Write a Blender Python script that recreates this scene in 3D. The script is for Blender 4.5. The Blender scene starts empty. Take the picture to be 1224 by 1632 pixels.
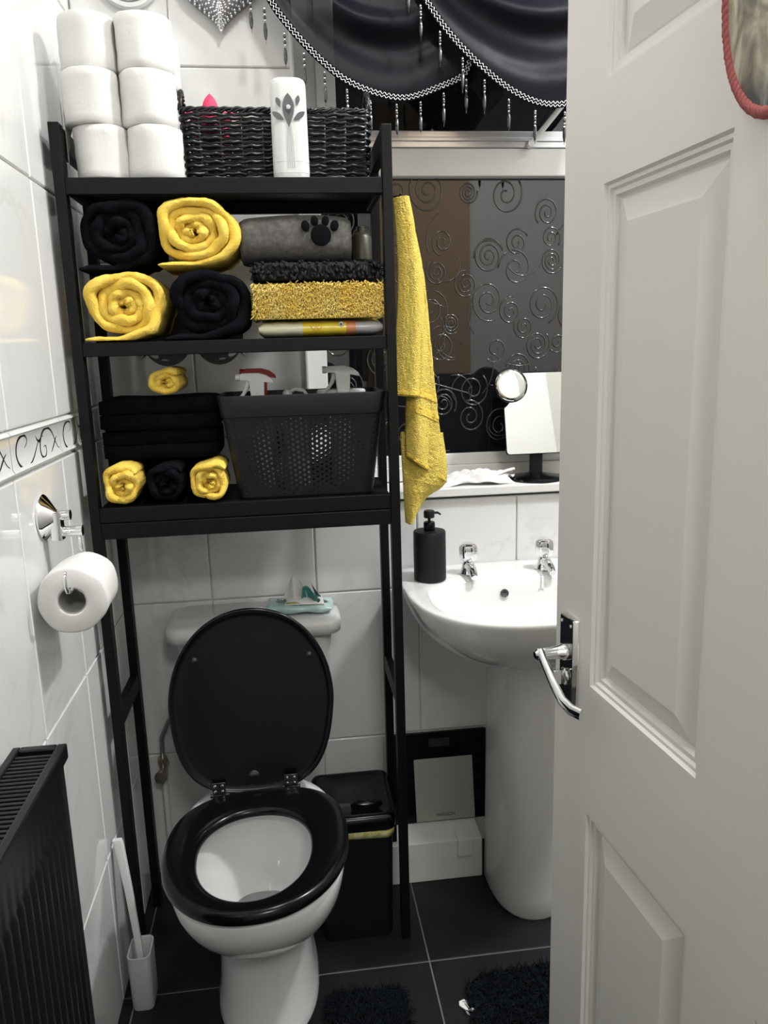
import bpy, bmesh, math, random
from mathutils import Vector, Matrix
random.seed(7)
S = bpy.context.scene
COL = S.collection
PI = math.pi

# ------------------------------------------------------------------ camera
def _cam_axes():
    F = 1235.0
    y = Vector((452-612, 562-816, F)).normalized()
    x = Vector((9700-612, 300-816, F)); x -= y*x.dot(y); x.normalize()
    z = x.cross(y)
    return x, y, z, F
_ax, _ay, _az, FPX = _cam_axes()
CAM = Vector((0, 0, 1.26))
right = Vector((_ax[0], _ay[0], _az[0])); down = Vector((_ax[1], _ay[1], _az[1])); fwd = Vector((_ax[2], _ay[2], _az[2]))
cd = bpy.data.cameras.new('camera'); cam = bpy.data.objects.new('camera', cd); COL.objects.link(cam)
m = Matrix.Identity(4)
for i in range(3):
    m[i][0] = right[i]; m[i][1] = -down[i]; m[i][2] = -fwd[i]; m[i][3] = CAM[i]
cam.matrix_world = m
cd.sensor_fit = 'HORIZONTAL'; cd.sensor_width = 36; cd.lens = 36*FPX/1224; cd.clip_start = 0.02
S.camera = cam

def at(px, py, Y):
    """point of the plane Y seen at that place of the photograph"""
    d = right*(px-612) + down*(py-816) + fwd*FPX
    return CAM + d*(Y/d.y)
def atz(px, py, Z):
    d = right*(px-612) + down*(py-816) + fwd*FPX
    return CAM + d*((Z-CAM.z)/d.z)

# ------------------------------------------------------------------ world, lights, exposure
w = bpy.data.worlds.new('night'); S.world = w; w.use_nodes = True
w.node_tree.nodes['Background'].inputs[0].default_value = (0.02, 0.025, 0.04, 1)
w.node_tree.nodes['Background'].inputs[1].default_value = 0.15
def area(name, loc, size, power, col=(1, 1, 1), rot=(0, 0, 0)):
    l = bpy.data.lights.new(name, 'AREA'); l.shape = 'DISK'; l.size = size; l.energy = power; l.color = col
    o = bpy.data.objects.new(name, l); o.location = loc; o.rotation_euler = rot; COL.objects.link(o); return o
area('ceiling_lamp_light', (0.20, 0.95, 2.60), 0.16, 9, (1, 0.99, 0.965))
area('shower_lamp_light', (1.12, 1.12, 2.60), 0.16, 31, (0.97, 0.98, 1.0))
area('hall_fill_light', (0.25, -0.75, 2.20), 0.4, 17, (1, 0.99, 0.96))  # unseen fill added behind the camera to brighten the lower room
S.view_settings.view_transform = 'Standard'; S.view_settings.look = 'None'
S.view_settings.exposure = 0.17; S.view_settings.gamma = 1; S.view_settings.use_curve_mapping = False

# ------------------------------------------------------------------ materials
def nn(nt, t, **k):
    n = nt.nodes.new(t)
    for a, b in k.items(): setattr(n, a, b)
    return n
def mat(name, col, rough=.5, metal=0, spec=.5, coat=0, sheen=0, noise=None, bump=None, trans=0, alpha=1, emit=None):
    """noise=(scale, colour2, low, high); bump=(scale, strength, distance[, detail])"""
    m = bpy.data.materials.new(name); m.use_nodes = True; nt = m.node_tree; p = nt.nodes['Principled BSDF']
    I = p.inputs
    I['Base Color'].default_value = (*col, 1); I['Roughness'].default_value = rough; I['Metallic'].default_value = metal
    I['Specular IOR Level'].default_value = spec; I['Coat Weight'].default_value = coat; I['Coat Roughness'].default_value = .05
    I['Sheen Weight'].default_value = sheen; I['Transmission Weight'].default_value = trans; I['Alpha'].default_value = alpha
    if sheen: I['Sheen Roughness'].default_value = .6; I['Sheen Tint'].default_value = (*[min(1, c*1.5+.05) for c in col], 1)
    tc = nn(nt, 'ShaderNodeTexCoord')
    if noise:
        n = nn(nt, 'ShaderNodeTexNoise'); n.inputs['Scale'].default_value = noise[0]; n.inputs['Detail'].default_value = 5
        nt.links.new(tc.outputs['Object'], n.inputs['Vector'])
        r = nn(nt, 'ShaderNodeValToRGB'); r.color_ramp.elements[0].position = noise[2]; r.color_ramp.elements[1].position = noise[3]
        r.color_ramp.elements[0].color = (*col, 1); r.color_ramp.elements[1].color = (*noise[1], 1)
        nt.links.new(n.outputs['Fac'], r.inputs[0]); nt.links.new(r.outputs[0], I['Base Color'])
    if bump:
        n = nn(nt, 'ShaderNodeTexNoise'); n.inputs['Scale'].default_value = bump[0]
        n.inputs['Detail'].default_value = bump[3] if len(bump) > 3 else 3
        nt.links.new(tc.outputs['Object'], n.inputs['Vector'])
        b = nn(nt, 'ShaderNodeBump'); b.inputs['Strength'].default_value = bump[1]; b.inputs['Distance'].default_value = bump[2]
        nt.links.new(n.outputs['Fac'], b.inputs['Height']); nt.links.new(b.outputs[0], I['Normal'])
    if emit: I['Emission Color'].default_value = (*emit[0], 1); I['Emission Strength'].default_value = emit[1]
    return m
def marble(name, base, vein, rough):
    m = mat(name, base, rough, spec=.55); nt = m.node_tree; p = nt.nodes['Principled BSDF']
    g = nn(nt, 'ShaderNodeNewGeometry')
    n = nn(nt, 'ShaderNodeTexNoise'); n.inputs['Scale'].default_value = 5; n.inputs['Detail'].default_value = 6; n.inputs['Distortion'].default_value = 1.6
    nt.links.new(g.outputs['Position'], n.inputs['Vector'])
    r = nn(nt, 'ShaderNodeValToRGB'); e = r.color_ramp.elements
    e[0].position = .46; e[0].color = (*base, 1); e[1].position = .54; e[1].color = (*base, 1)
    k = r.color_ramp.elements.new(.5); k.color = (*vein, 1)
    nt.links.new(n.outputs['Fac'], r.inputs[0])
    n2 = nn(nt, 'ShaderNodeTexNoise'); n2.inputs['Scale'].default_value = 3
    nt.links.new(g.outputs['Position'], n2.inputs['Vector'])
    r2 = nn(nt, 'ShaderNodeValToRGB'); r2.color_ramp.elements[0].position = .45; r2.color_ramp.elements[1].position = .65
    nt.links.new(n2.outputs['Fac'], r2.inputs[0])
    mx = nn(nt, 'ShaderNodeMix', data_type='RGBA'); mx.inputs['A'].default_value = (*base, 1)
    nt.links.new(r2.outputs[0], mx.inputs['Factor']); nt.links.new(r.outputs[0], mx.inputs['B'])
    nt.links.new(mx.outputs['Result'], p.inputs['Base Color'])
    b = nn(nt, 'ShaderNodeBump'); b.inputs['Strength'].default_value = .06; b.inputs['Distance'].default_value = .004
    n3 = nn(nt, 'ShaderNodeTexNoise'); n3.inputs['Scale'].default_value = 9; nt.links.new(g.outputs['Position'], n3.inputs['Vector'])
    nt.links.new(n3.outputs['Fac'], b.inputs['Height']); nt.links.new(b.outputs[0], p.inputs['Normal'])
    return m

M = {}
M['tile'] = marble('white_gloss_tile', (.74, .74, .73), (.66, .66, .645), .07)
M['border'] = mat('border_tile_glaze', (.74, .74, .73), .08)
M['grout'] = mat('light_grout', (.66, .65, .62), .8, bump=(300, .3, .001))
M['print'] = mat('black_scroll_print', (.02, .02, .022), .3)
M['floor'] = mat('charcoal_floor_tile', (.0065, .0065, .0075), .45, spec=.3, noise=(14, (.011, .011, .0125), .35, .7), bump=(60, .15, .001))
M['floorgrout'] = mat('floor_grout', (.13, .12, .105), .85)
M['paint'] = mat('white_paint', (.74, .73, .70), .6, bump=(80, .05, .001))
M['doorpaint'] = mat('door_satin_paint', (.70, .68, .645), .36, bump=(35, .06, .001, 6))
M['upvc'] = mat('white_window_plastic', (.74, .74, .72), .3)
M['alu'] = mat('brushed_aluminium', (.72, .73, .76), .28, 1, bump=(40, .1, .001))
M['glass'] = mat('dark_night_glass', (.006, .0065, .008), .015, spec=.85)
M['black_metal'] = mat('black_powder_coat', (.003, .0034, .0038), .48, spec=.2, bump=(500, .08, .0004))
M['black_gloss'] = mat('black_gloss_plastic', (.0018, .0023, .003), .2, spec=.26)
M['rad'] = mat('black_radiator_enamel', (.006, .0065, .007), .3, spec=.35)
M['black_plastic'] = mat('black_plastic', (.0062, .0066, .0075), .45, spec=.3)
M['rubber'] = mat('dark_rubber', (.008, .008, .008), .6)
M['china'] = mat('white_ceramic', (.69, .695, .685), .06, coat=.3)
M['chrome'] = mat('chrome', (.85, .85, .86), .06, 1)
M['darkchrome'] = mat('dark_polished_plate', (.02, .022, .028), .08, coat=1)  # also carries the painted dark reflection of the door handle plate
M['mirror'] = mat('mirror', (.66, .665, .64), .02, 1)
M['yellow'] = mat('yellow_plush', (.80, .52, .06), .95, sheen=.35, noise=(40, (.90, .65, .12), .35, .65), bump=(420, .7, .003, 4))
M['terry'] = mat('yellow_terry', (.76, .57, .10), .95, sheen=.4, noise=(60, (.84, .64, .13), .35, .65), bump=(420, 1, .006, 2))
M['terryband'] = mat('yellow_woven_band', (.72, .52, .07), .7, bump=(300, .2, .001))
M['blackcloth'] = mat('black_plush', (.0025, .0033, .005), .97, spec=.08, sheen=.02, noise=(40, (.0045, .0056, .0078), .4, .7), bump=(380, .8, .003, 4))
M['greycloth'] = mat('grey_fleece', (.075, .07, .064), .95, sheen=.35, noise=(120, (.12, .112, .105), .4, .65), bump=(600, .6, .002))
M['pawblack'] = mat('paw_applique', (.003, .003, .004), .95, spec=.1)
M['chenille'] = mat('charcoal_chenille', (.016, .017, .020), .9, spec=.2, sheen=.05, bump=(900, .5, .001))
M['shag'] = mat('yellow_shag', (.90, .64, .12), .85, sheen=.2, noise=(30, (.95, .76, .26), .3, .7))
M['matpile'] = mat('black_mat_pile', (.0055, .008, .011), .95, spec=.1, sheen=.06)
M['paper'] = mat('white_tissue_paper', (.70, .69, .665), .95, bump=(160, .25, .002))
M['card'] = mat('grey_cardboard', (.38, .37, .35), .9)
M['wicker'] = mat('black_wicker', (.010, .010, .012), .28, bump=(200, .3, .001))
M['pink'] = mat('hot_pink_plastic', (.80, .06, .16), .45)
M['white_plastic'] = mat('white_plastic', (.64, .65, .64), .35)
M['grey_plastic'] = mat('pale_grey_plastic', (.48, .48, .49), .4)
M['clear_plastic'] = mat('cloudy_plastic', (.55, .55, .55), .25, trans=.5)
M['red_plastic'] = mat('red_plastic', (.45, .03, .02), .4)
M['grey_print'] = mat('grey_print', (.10, .10, .105), .5)
M['satin'] = mat('black_sheer_satin', (.0045, .0048, .0095), .46, spec=.17, alpha=.74, bump=(25, .25, .004))
M['relief'] = mat('moulded_glass_relief', (.020, .019, .016), .12, spec=1)
M['silver'] = mat('silver_thread', (.62, .62, .64), .3, 1)
M['bead'] = mat('black_glass_bead', (.012, .012, .016), .08, coat=1)
M['crystal'] = mat('rhinestone', (.82, .82, .84), .08, 1)
M['heartbase'] = mat('heart_backing', (.20, .20, .21), .4, .6)
M['aqua'] = mat('aqua_film', (.36, .56, .54), .25, coat=.4, noise=(30, (.52, .68, .66), .4, .6), bump=(50, .4, .004))
M['teal'] = mat('teal_print', (.05, .22, .21), .3, coat=.4)
M['navy'] = mat('dark_blue_grey_print', (.035, .07, .09), .3, coat=.4)
M['lime'] = mat('lime_print', (.30, .42, .03), .4)
M['scaleglass'] = mat('grey_scale_platform', (.36, .36, .33), .12)
M['bag'] = mat('yellow_bin_liner', (.45, .42, .10), .35, noise=(60, (.7, .68, .4), .4, .6))
M['tag'] = mat('white_card', (.8, .8, .78), .6)
M['rope'] = mat('red_rope', (.33, .085, .08), .8, bump=(200, .5, .002))
M['brass'] = mat('worn_metal', (.5, .45, .36), .35, 1)
M['packcream'] = mat('cream_film', (.72, .70, .52), .25, coat=.3)
M['packyellow'] = mat('yellow_film', (.80, .62, .05), .25, coat=.3)
M['packgrey'] = mat('grey_lilac_film', (.42, .41, .44), .25, coat=.3)
M['packorange'] = mat('orange_film', (.62, .24, .10), .3)
M['brown'] = mat('tan_reflector', (.52, .36, .21), .5)
M['reflblack'] = mat('black_reflector', (.012, .012, .013), .4)

def plaque_mat():
    m = mat('plaque_painting', (.5, .46, .36), .35); nt = m.node_tree; p = nt.nodes['Principled BSDF']
    tc = nn(nt, 'ShaderNodeTexCoord'); mp = nn(nt, 'ShaderNodeMapping'); mp.inputs['Scale'].default_value = (1, 1, .4)
    n = nn(nt, 'ShaderNodeTexNoise'); n.inputs['Scale'].default_value = 55; n.inputs['Detail'].default_value = 3; n.inputs['Distortion'].default_value = .8
    nt.links.new(tc.outputs['Object'], mp.inputs[0]); nt.links.new(mp.outputs[0], n.inputs['Vector'])
    r = nn(nt, 'ShaderNodeValToRGB'); e = r.color_ramp.elements
    e[0].position = .36; e[0].color = (.09, .075, .06, 1); e[1].position = .60; e[1].color = (.55, .52, .42, 1)
    k = e.new(.47); k.color = (.30, .27, .19, 1)
    nt.links.new(n.outputs['Fac'], r.inputs[0])
    r3 = nn(nt, 'ShaderNodeValToRGB'); e = r3.color_ramp.elements
    e[0].position = .42; e[0].color = (.05, .065, .09, 1); e[1].position = .6; e[1].color = (.42, .42, .38, 1)
    nt.links.new(n.outputs['Fac'], r3.inputs[0])
    s = nn(nt, 'ShaderNodeSeparateXYZ'); nt.links.new(tc.outputs['Object'], s.inputs[0])
    r2 = nn(nt, 'ShaderNodeMapRange'); r2.inputs['From Min'].default_value = -.085; r2.inputs['From Max'].default_value = -.06
    nt.links.new(s.outputs['Z'], r2.inputs['Value'])
    mx = nn(nt, 'ShaderNodeMix', data_type='RGBA')
    nt.links.new(r2.outputs[0], mx.inputs['Factor']); nt.links.new(r3.outputs[0], mx.inputs['A']); nt.links.new(r.outputs[0], mx.inputs['B'])
    nt.links.new(mx.outputs['Result'], p.inputs['Base Color'])
    return m
M['plaque'] = plaque_mat()

# ------------------------------------------------------------------ mesh builder
def V(*a): return Vector(a)
class MB:
    def __init__(s): s.v = []; s.f = []; s.m = []
    def add(s, vs, fs, mi=0):
        b = len(s.v); s.v += [tuple(q) for q in vs]; s.f += [tuple(b+i for i in f) for f in fs]; s.m += [mi]*len(fs); return s
    def box(s, a, b, mi=0, M_=None):
        x0, y0, z0 = a; x1, y1, z1 = b
        vs = [V(x, y, z) for z in (z0, z1) for y in (y0, y1) for x in (x0, x1)]
        if M_: vs = [M_ @ q for q in vs]
        return s.add(vs, [(0, 2, 3, 1), (4, 5, 7, 6), (0, 1, 5, 4), (2, 6, 7, 3), (0, 4, 6, 2), (1, 3, 7, 5)], mi)
    def loft(s, rings, cap0=True, cap1=True, closed=True, mi=0):
        n = len(rings[0]); b = len(s.v)
        for r in rings: s.v += [tuple(q) for q in r]
        fs = []
        for i in range(len(rings)-1):
            for j in range(n if closed else n-1):
                k = (j+1) % n
                fs.append((b+i*n+j, b+i*n+k, b+(i+1)*n+k, b+(i+1)*n+j))
        if cap0 and closed: fs.append(tuple(b+j for j in range(n))[::-1])
        if cap1 and closed: fs.append(tuple(b+(len(rings)-1)*n+j for j in range(n)))
        s.f += fs; s.m += [mi]*len(fs); return s
    def lathe(s, prof, c=(0, 0, 0), axis=(0, 0, 1), n=32, cap=True, mi=0):
        """prof: [(radius, height)]"""
        ax = Vector(axis).normalized(); u = ax.orthogonal().normalized(); w_ = ax.cross(u); c = Vector(c)
        rings = [[c+ax*h+(u*math.cos(2*PI*k/n)+w_*math.sin(2*PI*k/n))*max(r, 1e-5) for k in range(n)] for r, h in prof]
        return s.loft(rings, cap, cap, mi=mi)
    def cyl(s, a, b, r, n=16, r2=None, mi=0):
        a = Vector(a); b = Vector(b); d = b-a
        return s.lathe([(r, 0), (r if r2 is None else r2, d.length)], a, d, n, mi=mi)
    def tube(s, pts, r, n=8, closed=False, mi=0):
        pts = [Vector(p) for p in pts]; N = len(pts); rings = []; prev = None
        for i, p in enumerate(pts):
            if closed: t = pts[(i+1) % N]-pts[i-1]
            else: t = pts[min(i+1, N-1)]-pts[max(i-1, 0)]
            t.normalize()
            u = t.orthogonal().normalized() if prev is None else (prev-t*prev.dot(t)).normalized()
            prev = u; w_ = t.cross(u); rr = r[i] if isinstance(r, (list, tuple)) else r
            rings.append([p+(u*math.cos(2*PI*k/n)+w_*math.sin(2*PI*k/n))*rr for k in range(n)])
        if closed: rings.append(rings[0]); return s.loft(rings, False, False, mi=mi)
        return s.loft(rings, mi=mi)
    def grid(s, fn, nu, nv, mi=0):
        rings = [[fn(i/nu, j/nv) for i in range(nu+1)] for j in range(nv+1)]
        return s.loft(rings, False, False, closed=False, mi=mi)
    def sphere(s, c, r, n=10, sc=(1, 1, 1), mi=0):
        c = Vector(c); rings = []
        for i in range(n+1):
            a = PI*i/n
            rings.append([c+V(r*sc[0]*max(math.sin(a), 1e-4)*math.cos(2*PI*k/n), r*sc[1]*max(math.sin(a), 1e-4)*math.sin(2*PI*k/n), r*sc[2]*math.cos(a)) for k in range(n)])
        return s.loft(rings[::-1], False, False, mi=mi)
    def build(s, name, mats, parent=None, smooth=False, bevel=0, seg=2, solid=0, sub=0, loc=None, weld=False):
        me = bpy.data.meshes.new(name); me.from_pydata(s.v, [], s.f)
        if not isinstance(mats, (list, tuple)): mats = [mats]
        for q in mats: me.materials.append(q)
        if len(mats) > 1: me.polygons.foreach_set('material_index', s.m)
        bm = bmesh.new(); bm.from_mesh(me)
        if weld: bmesh.ops.remove_doubles(bm, verts=bm.verts, dist=1e-5)
        bmesh.ops.recalc_face_normals(bm, faces=bm.faces)
        bm.to_mesh(me); bm.free()
        if smooth:
            me.polygons.foreach_set('use_smooth', [True]*len(me.polygons))
            if smooth != 'all':
                me.set_sharp_from_angle(angle=math.radians(38))
        me.update()
        o = bpy.data.objects.new(name, me); COL.objects.link(o)
        if parent: o.parent = parent
        if loc: o.location = loc
        if solid: q = o.modifiers.new('s', 'SOLIDIFY'); q.thickness = solid; q.offset = 0
        if bevel: q = o.modifiers.new('b', 'BEVEL'); q.width = bevel; q.segments = seg; q.limit_method = 'ANGLE'; q.angle_limit = math.radians(35)
        if sub: q = o.modifiers.new('u', 'SUBSURF'); q.levels = sub; q.render_levels = sub
        return o
def tag(o, label, cat, group=None, kind=None):
    o['label'] = label; o['category'] = cat
    if group: o['group'] = group
    if kind: o['kind'] = kind
    return o
def struct(o): o['kind'] = 'structure'; return o
def thing(name, label, cat, loc=(0, 0, 0), rotz=0, group=None):
    o = bpy.data.objects.new(name, None); o.empty_display_size = .02; COL.objects.link(o)
    o.location = loc; o.rotation_euler = (0, 0, rotz); return tag(o, label, cat, group)
def rrect(x0, x1, y0, y1, r, n=5):
    """rounded rectangle outline"""
    out = []
    for cx, cy, a0 in ((x1-r, y1-r, 0), (x0+r, y1-r, PI/2), (x0+r, y0+r, PI), (x1-r, y0+r, 1.5*PI)):
        for k in range(n+1):
            a = a0+PI/2*k/n; out.append((cx+r*math.cos(a), cy+r*math.sin(a)))
    return out
def hsh(*a):
    x = math.sin(sum((i+1)*17.13*v for i, v in enumerate(a))*12.9898)*43758.5453
    return x-math.floor(x)
def text(body, size, material, parent, loc, rot=(PI/2, 0, 0), name='lettering', extrude=.0003):
    c = bpy.data.curves.new(name, 'FONT'); c.body = body; c.size = size; c.extrude = extrude; c.align_x = 'CENTER'; c.align_y = 'CENTER'
    t = bpy.data.objects.new('t', c); COL.objects.link(t)
    dg = bpy.context.evaluated_depsgraph_get(); me = bpy.data.meshes.new_from_object(t.evaluated_get(dg))
    bpy.data.objects.remove(t)
    me.materials.clear(); me.materials.append(material)
    o = bpy.data.objects.new(name, me); COL.objects.link(o); o.parent = parent; o.location = loc; o.rotation_euler = rot
    return o

# ================================================================== the room
LW = -.385; BW = 1.765; CE = 2.62; FW = .17; RW = 1.32
WX0, WX1, WZ0, WZ1 = .051, 1.24, .93, 2.12     # window opening
TW, G = .243, .003
floor = struct(MB().box((LW-.1, -1.4, -.05), (RW+.1, BW+.2, -.0012)).build('floor', M['floorgrout']))
ft = MB().box((.0016, .0016, .002), (.5984, .5984, .004)).build('floor_tile', M['floor'], floor, bevel=.001)
ft.location = (-.363, .782, -.004)
for i in range(-1, 3):
    for j in range(-2, 2):
        if (i, j) == (0, 0): continue
        q = ft.copy(); COL.objects.link(q); q.location = (-.363+.6*i, .782+.6*j, -.004)
struct(MB().box((-1, -1.4, CE), (RW+.1, BW+.2, CE+.08)).build('ceiling', M['paint']))
wl = struct(MB().box((LW-.1, FW, 0), (LW-.006, BW+.2, CE)).build('wall_left', M['grout']))
wb = MB()
wb.box((LW-.006, BW+.006, 0), (WX0, BW+.16, CE)); wb.box((WX0, BW+.006, 0), (WX1, BW+.16, WZ0-.02))
wb.box((WX0, BW+.006, WZ1), (WX1, BW+.16, CE)); wb.box((WX1, BW+.006, 0), (RW, BW+.16, CE))
wb = struct(wb.build('wall_back', M['grout']))
struct(MB().box((RW, FW, 0), (RW+.1, BW+.16, CE)).build('wall_right', M['paint']))
wf = MB(); wf.box((LW-.1, .05, 0), (-.31, FW, CE)); wf.box((-.31, .05, 2.0), (.40, FW, CE)); wf.box((.40, .05, 0), (RW+.1, FW, CE))
wf = struct(wf.build('wall_front', M['paint']))
MB().box((.42, FW, 1.145), (.86, FW+.01, 2.3)).build('tan_reflection_panel', M['brown'], wf)  # unseen tan panel, added so the window glass reflects brown
MB().box((.42, FW, 0), (RW-.01, FW+.01, 1.14)).build('black_reflection_panel', M['reflblack'], wf)  # unseen black panel, added to darken the lower reflection in the window glass
hl = MB(); hl.box((-.9, -1.4, 0), (-.8, .05, CE)); struct(hl.build('wall_hall_left', M['paint']))
hl = MB(); hl.box((1.0, -1.4, 0), (1.1, .05, CE)); struct(hl.build('wall_hall_right', M['paint']))
hl = MB(); hl.box((-.8, -1.4, 0), (1.0, -1.3, CE)); struct(hl.build('wall_hall', M['paint']))

# tiles: real slabs proud of the grout
ZR = [(0, .32), (.32, .70), (.70, 1.095), (1.095, 1.164), (1.164, 1.543), (1.543, 1.92), (1.92, CE)]
def tile_mesh(a, b, c, d, axis):
    """tile of width c and height d lying in the wall plane"""
    m_ = MB(); e = .0025
    def P(u, v, w_): return (w_, u, v) if axis == 'X' else (u, -w_, v)
    o = [(a, b), (a+c, b), (a+c, b+d), (a, b+d)]
    i_ = [(a+e, b+e), (a+c-e, b+e), (a+c-e, b+d-e), (a+e, b+d-e)]
    m_.loft([[P(u, v, 0) for u, v in o], [P(u, v, .0045) for u, v in o], [P(u, v, .006) for u, v in i_]])
    return m_
yj = [BW-.0-(BW-1.375)] # joint at 1.375
cols_l = []
y = 1.375+TW
while y < BW+TW: cols_l.append(y-TW); y += TW
y = 1.375
while y > FW: cols_l.append(y-TW); y -= TW
shared = {}
def put_tile(parent, name, u0, u1, z0, z1, axis, material, loc):
    key = (axis, round(u1-u0, 4), round(z1-z0, 4), material.name)
    if key not in shared:
        o = tile_mesh(G/2, G/2, u1-u0-G, z1-z0-G, axis).build(name, material, parent)
        shared[key] = o.data
    else:
        o = bpy.data.objects.new(name, shared[key]); COL.objects.link(o); o.parent = parent
    o.location = loc; return o
def border_tile_mesh():
    m_ = MB(); prof = [(0, .000), (.002, .006), (.007, .0095), (.012, .006), (.056, .006), (.0605, .0095), (.0645, .006), (.066, .000)]
    rings = []
    for u in (G/2, TW-G/2): rings.append([(h, u, G/2+z) for z, h in prof])
    return m_.loft(rings)
bt = None
def scroll_ribbon(pts, wd):
    """flat printed stroke in the (y,z) plane, tapering"""
    m_ = MB(); N = len(pts); L = []; R_ = []
    for i, (u, v) in enumerate(pts):
        a = pts[max(i-1, 0)]; b = pts[min(i+1, N-1)]; dx, dy = b[0]-a[0], b[1]-a[1]; l = math.hypot(dx, dy) or 1
        k = wd*(.25+.75*math.sin(PI*min(1, max(0, i/(N-1)))))
        L.append((.0063, u-dy/l*k, v+dx/l*k)); R_.append((.0063, u+dy/l*k, v-dx/l*k))
    m_.loft([L, R_], False, False, closed=False); return m_
def bez(p, n=14):
    out = []
    for s in range(0, len(p)-3, 3):
        a, b, c, d = p[s:s+4]
        for k in range(n+(1 if s+4 >= len(p) else 0)):
            t = k/n; out.append(tuple((1-t)**3*a[i]+3*(1-t)**2*t*b[i]+3*(1-t)*t*t*c[i]+t**3*d[i] for i in (0, 1)))
    return out
def scroll_print():
    m_ = MB()
    H = .033
    strokes = []
    for ox in (0.0,):
        # C scroll running into a rising wave
        strokes.append(([(ox+.040, H+.006), (ox+.052, H+.012), (ox+.050, H+.026), (ox+.036, H+.024), (ox+.014, H+.018), (ox+.016, H-.022), (ox+.040, H-.024), (ox+.068, H-.022), (ox+.066, H+.012), (ox+.090, H+.014)], .0019))
        strokes.append(([(ox+.070, H+.018), (ox+.073, H+.006), (ox+.082, H+.004), (ox+.086, H+.016)], .0017))
        # drop curl
        strokes.append(([(ox+.088, H-.004), (ox+.098, H+.006), (ox+.098, H-.022), (ox+.086, H-.020), (ox+.072, H-.014), (ox+.080, H+.024), (ox+.100, H+.024), (ox+.122, H+.024), (ox+.118, H-.012), (ox+.136, H-.016)], .0019))
        strokes.append(([(ox+.108, H-.016), (ox+.116, H-.010), (ox+.120, H+.002), (ox+.128, H+.006)], .0017))
    for p, wd in strokes:
        b = scroll_ribbon([(u*1.9-.018, v) for u, v in bez(p) if .003 < u*1.9-.018 < TW-.003], wd*1.15)
        m_.add(b.v, b.f)
    return m_
sp_mesh = None
for y0 in cols_l:
    for z0, z1 in ZR:
        a = max(y0, FW); b = min(y0+TW, BW)
        if b-a < .02: continue
        if abs(z1-z0-.069) < .001:
            if b-a < TW-.01:
                o = put_tile(wl, 'border_tile', a, b, z0, z1, 'X', M['border'], (LW-.006, a, z0)); continue
            if bt is None:
                o = border_tile_mesh().build('border_tile', M['border'], wl, smooth=True); bt = o.data
                s_ = scroll_print().build('scroll_print', M['print'], o); sp_mesh = s_.data
            else:
                o = bpy.data.objects.new('border_tile', bt); COL.objects.link(o); o.parent = wl
                s_ = bpy.data.objects.new('scroll_print', sp_mesh); COL.objects.link(s_); s_.parent = o
            o.location = (LW-.006, y0, z0)
        else:
            put_tile(wl, 'wall_tile', a, b, z0, z1, 'X', M['tile'], (LW-.006, a, z0))
xs = [.048-TW*k for k in (3, 2, 1)]+[.048+TW*k for k in range(0, 6)]
ZB = [(0, .322), (.322, .70), (.70, 1.078), (1.078, 1.456), (1.456, 1.835), (1.835, 2.21), (2.21, CE)]
for x0 in xs:
    for z0, z1 in ZB:
        a = max(x0, LW); b = min(x0+TW, RW)
        if b-a < .01: continue
        if x0 > .03:
            if z0 >= WZ0-.02: continue
            z1 = min(z1, WZ0-.018)
        put_tile(wb, 'wall_tile', a, b, z0, z1, 'Y', M['tile'], (a, BW+.006, z0))

# boxing for the pipes along the foot of the back wall
bx = MB().box((.0, 1.628, 0), (.413, BW, .104)).build('baseboard_back', M['upvc'], bevel=.002); struct(bx)
MB().box((.352, 1.6225, .062), (.388, 1.66, .1075)).build('joint_cover', M['upvc'], bx, bevel=.001)

# ------------------------------------------------------------------ window
WY = 1.88
win = struct(MB().box((WX0, WY-.01, WZ1-.04), (WX1, WY+.04, WZ1)).build('window_1', M['upvc'], bevel=.002))
fr = MB()
fr.box((WX0, WY-.012, .94), (WX0+.050, WY+.04, WZ1-.04)); fr.box((WX1-.05, WY-.012, .94), (WX1, WY+.04, WZ1-.04))
fr.box((WX0+.05, WY-.012, .94), (WX1-.05, WY+.04, .975)); fr.box((WX0+.05, WY-.004, .975), (WX1-.05, WY+.04, 1.003))
fr.build('frame', M['upvc'], win, bevel=.002)
MB().box((WX0+.05, WY-.02, 1.645), (WX1-.05, WY+.04, 1.705)).build('transom', M['upvc'], win, bevel=.003)
sa = MB()
sa.box((WX0+.05, WY-.022, 1.7055), (WX1-.05, WY+.02, 1.741)); sa.box((WX0+.055, WY-.026, 1.718), (WX1-.05, WY-.0225, 1.727))
sa.build('sash_rail', M['alu'], win, bevel=.0015)
sb = MB(); sb.box((WX0+.05, WY-.022, 1.7415), (WX0+.093, WY+.02, WZ1-.04)); sb.build('sash_stile', M['upvc'], win, bevel=.002)
MB().box((WX0+.05, WY+.005, 1.0035), (WX1-.05, WY+.011, 1.6445)).build('pane', M['glass'], win)
MB().box((WX0+.0935, WY+.005, 1.7415), (WX1-.05, WY+.011, WZ1-.041)).build('pane', M['glass'], win)
# reveal linings and the bead along the tile edge
rv = MB(); rv.box((WX0-.004, BW-.001, .94), (WX0+.001, WY-.012, WZ1)); rv.box((WX1, BW-.001, .94), (WX1+.004, WY-.012, WZ1)); rv.box((WX0, BW, WZ1), (WX1, WY-.012, WZ1+.004))
struct(rv.build('trim_1', M['upvc']))
struct(MB().cyl((WX0-.003, BW-.002, .94), (WX0-.003, BW-.002, WZ1), .0045, 8).build('trim_2', M['upvc'], smooth=True))
sill = struct(MB().box((WX0-.02, BW-.012, WZ0-.012), (WX1, WY-.0125, WZ0+.009)).build('trim_3', M['upvc'], bevel=.003))
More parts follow.
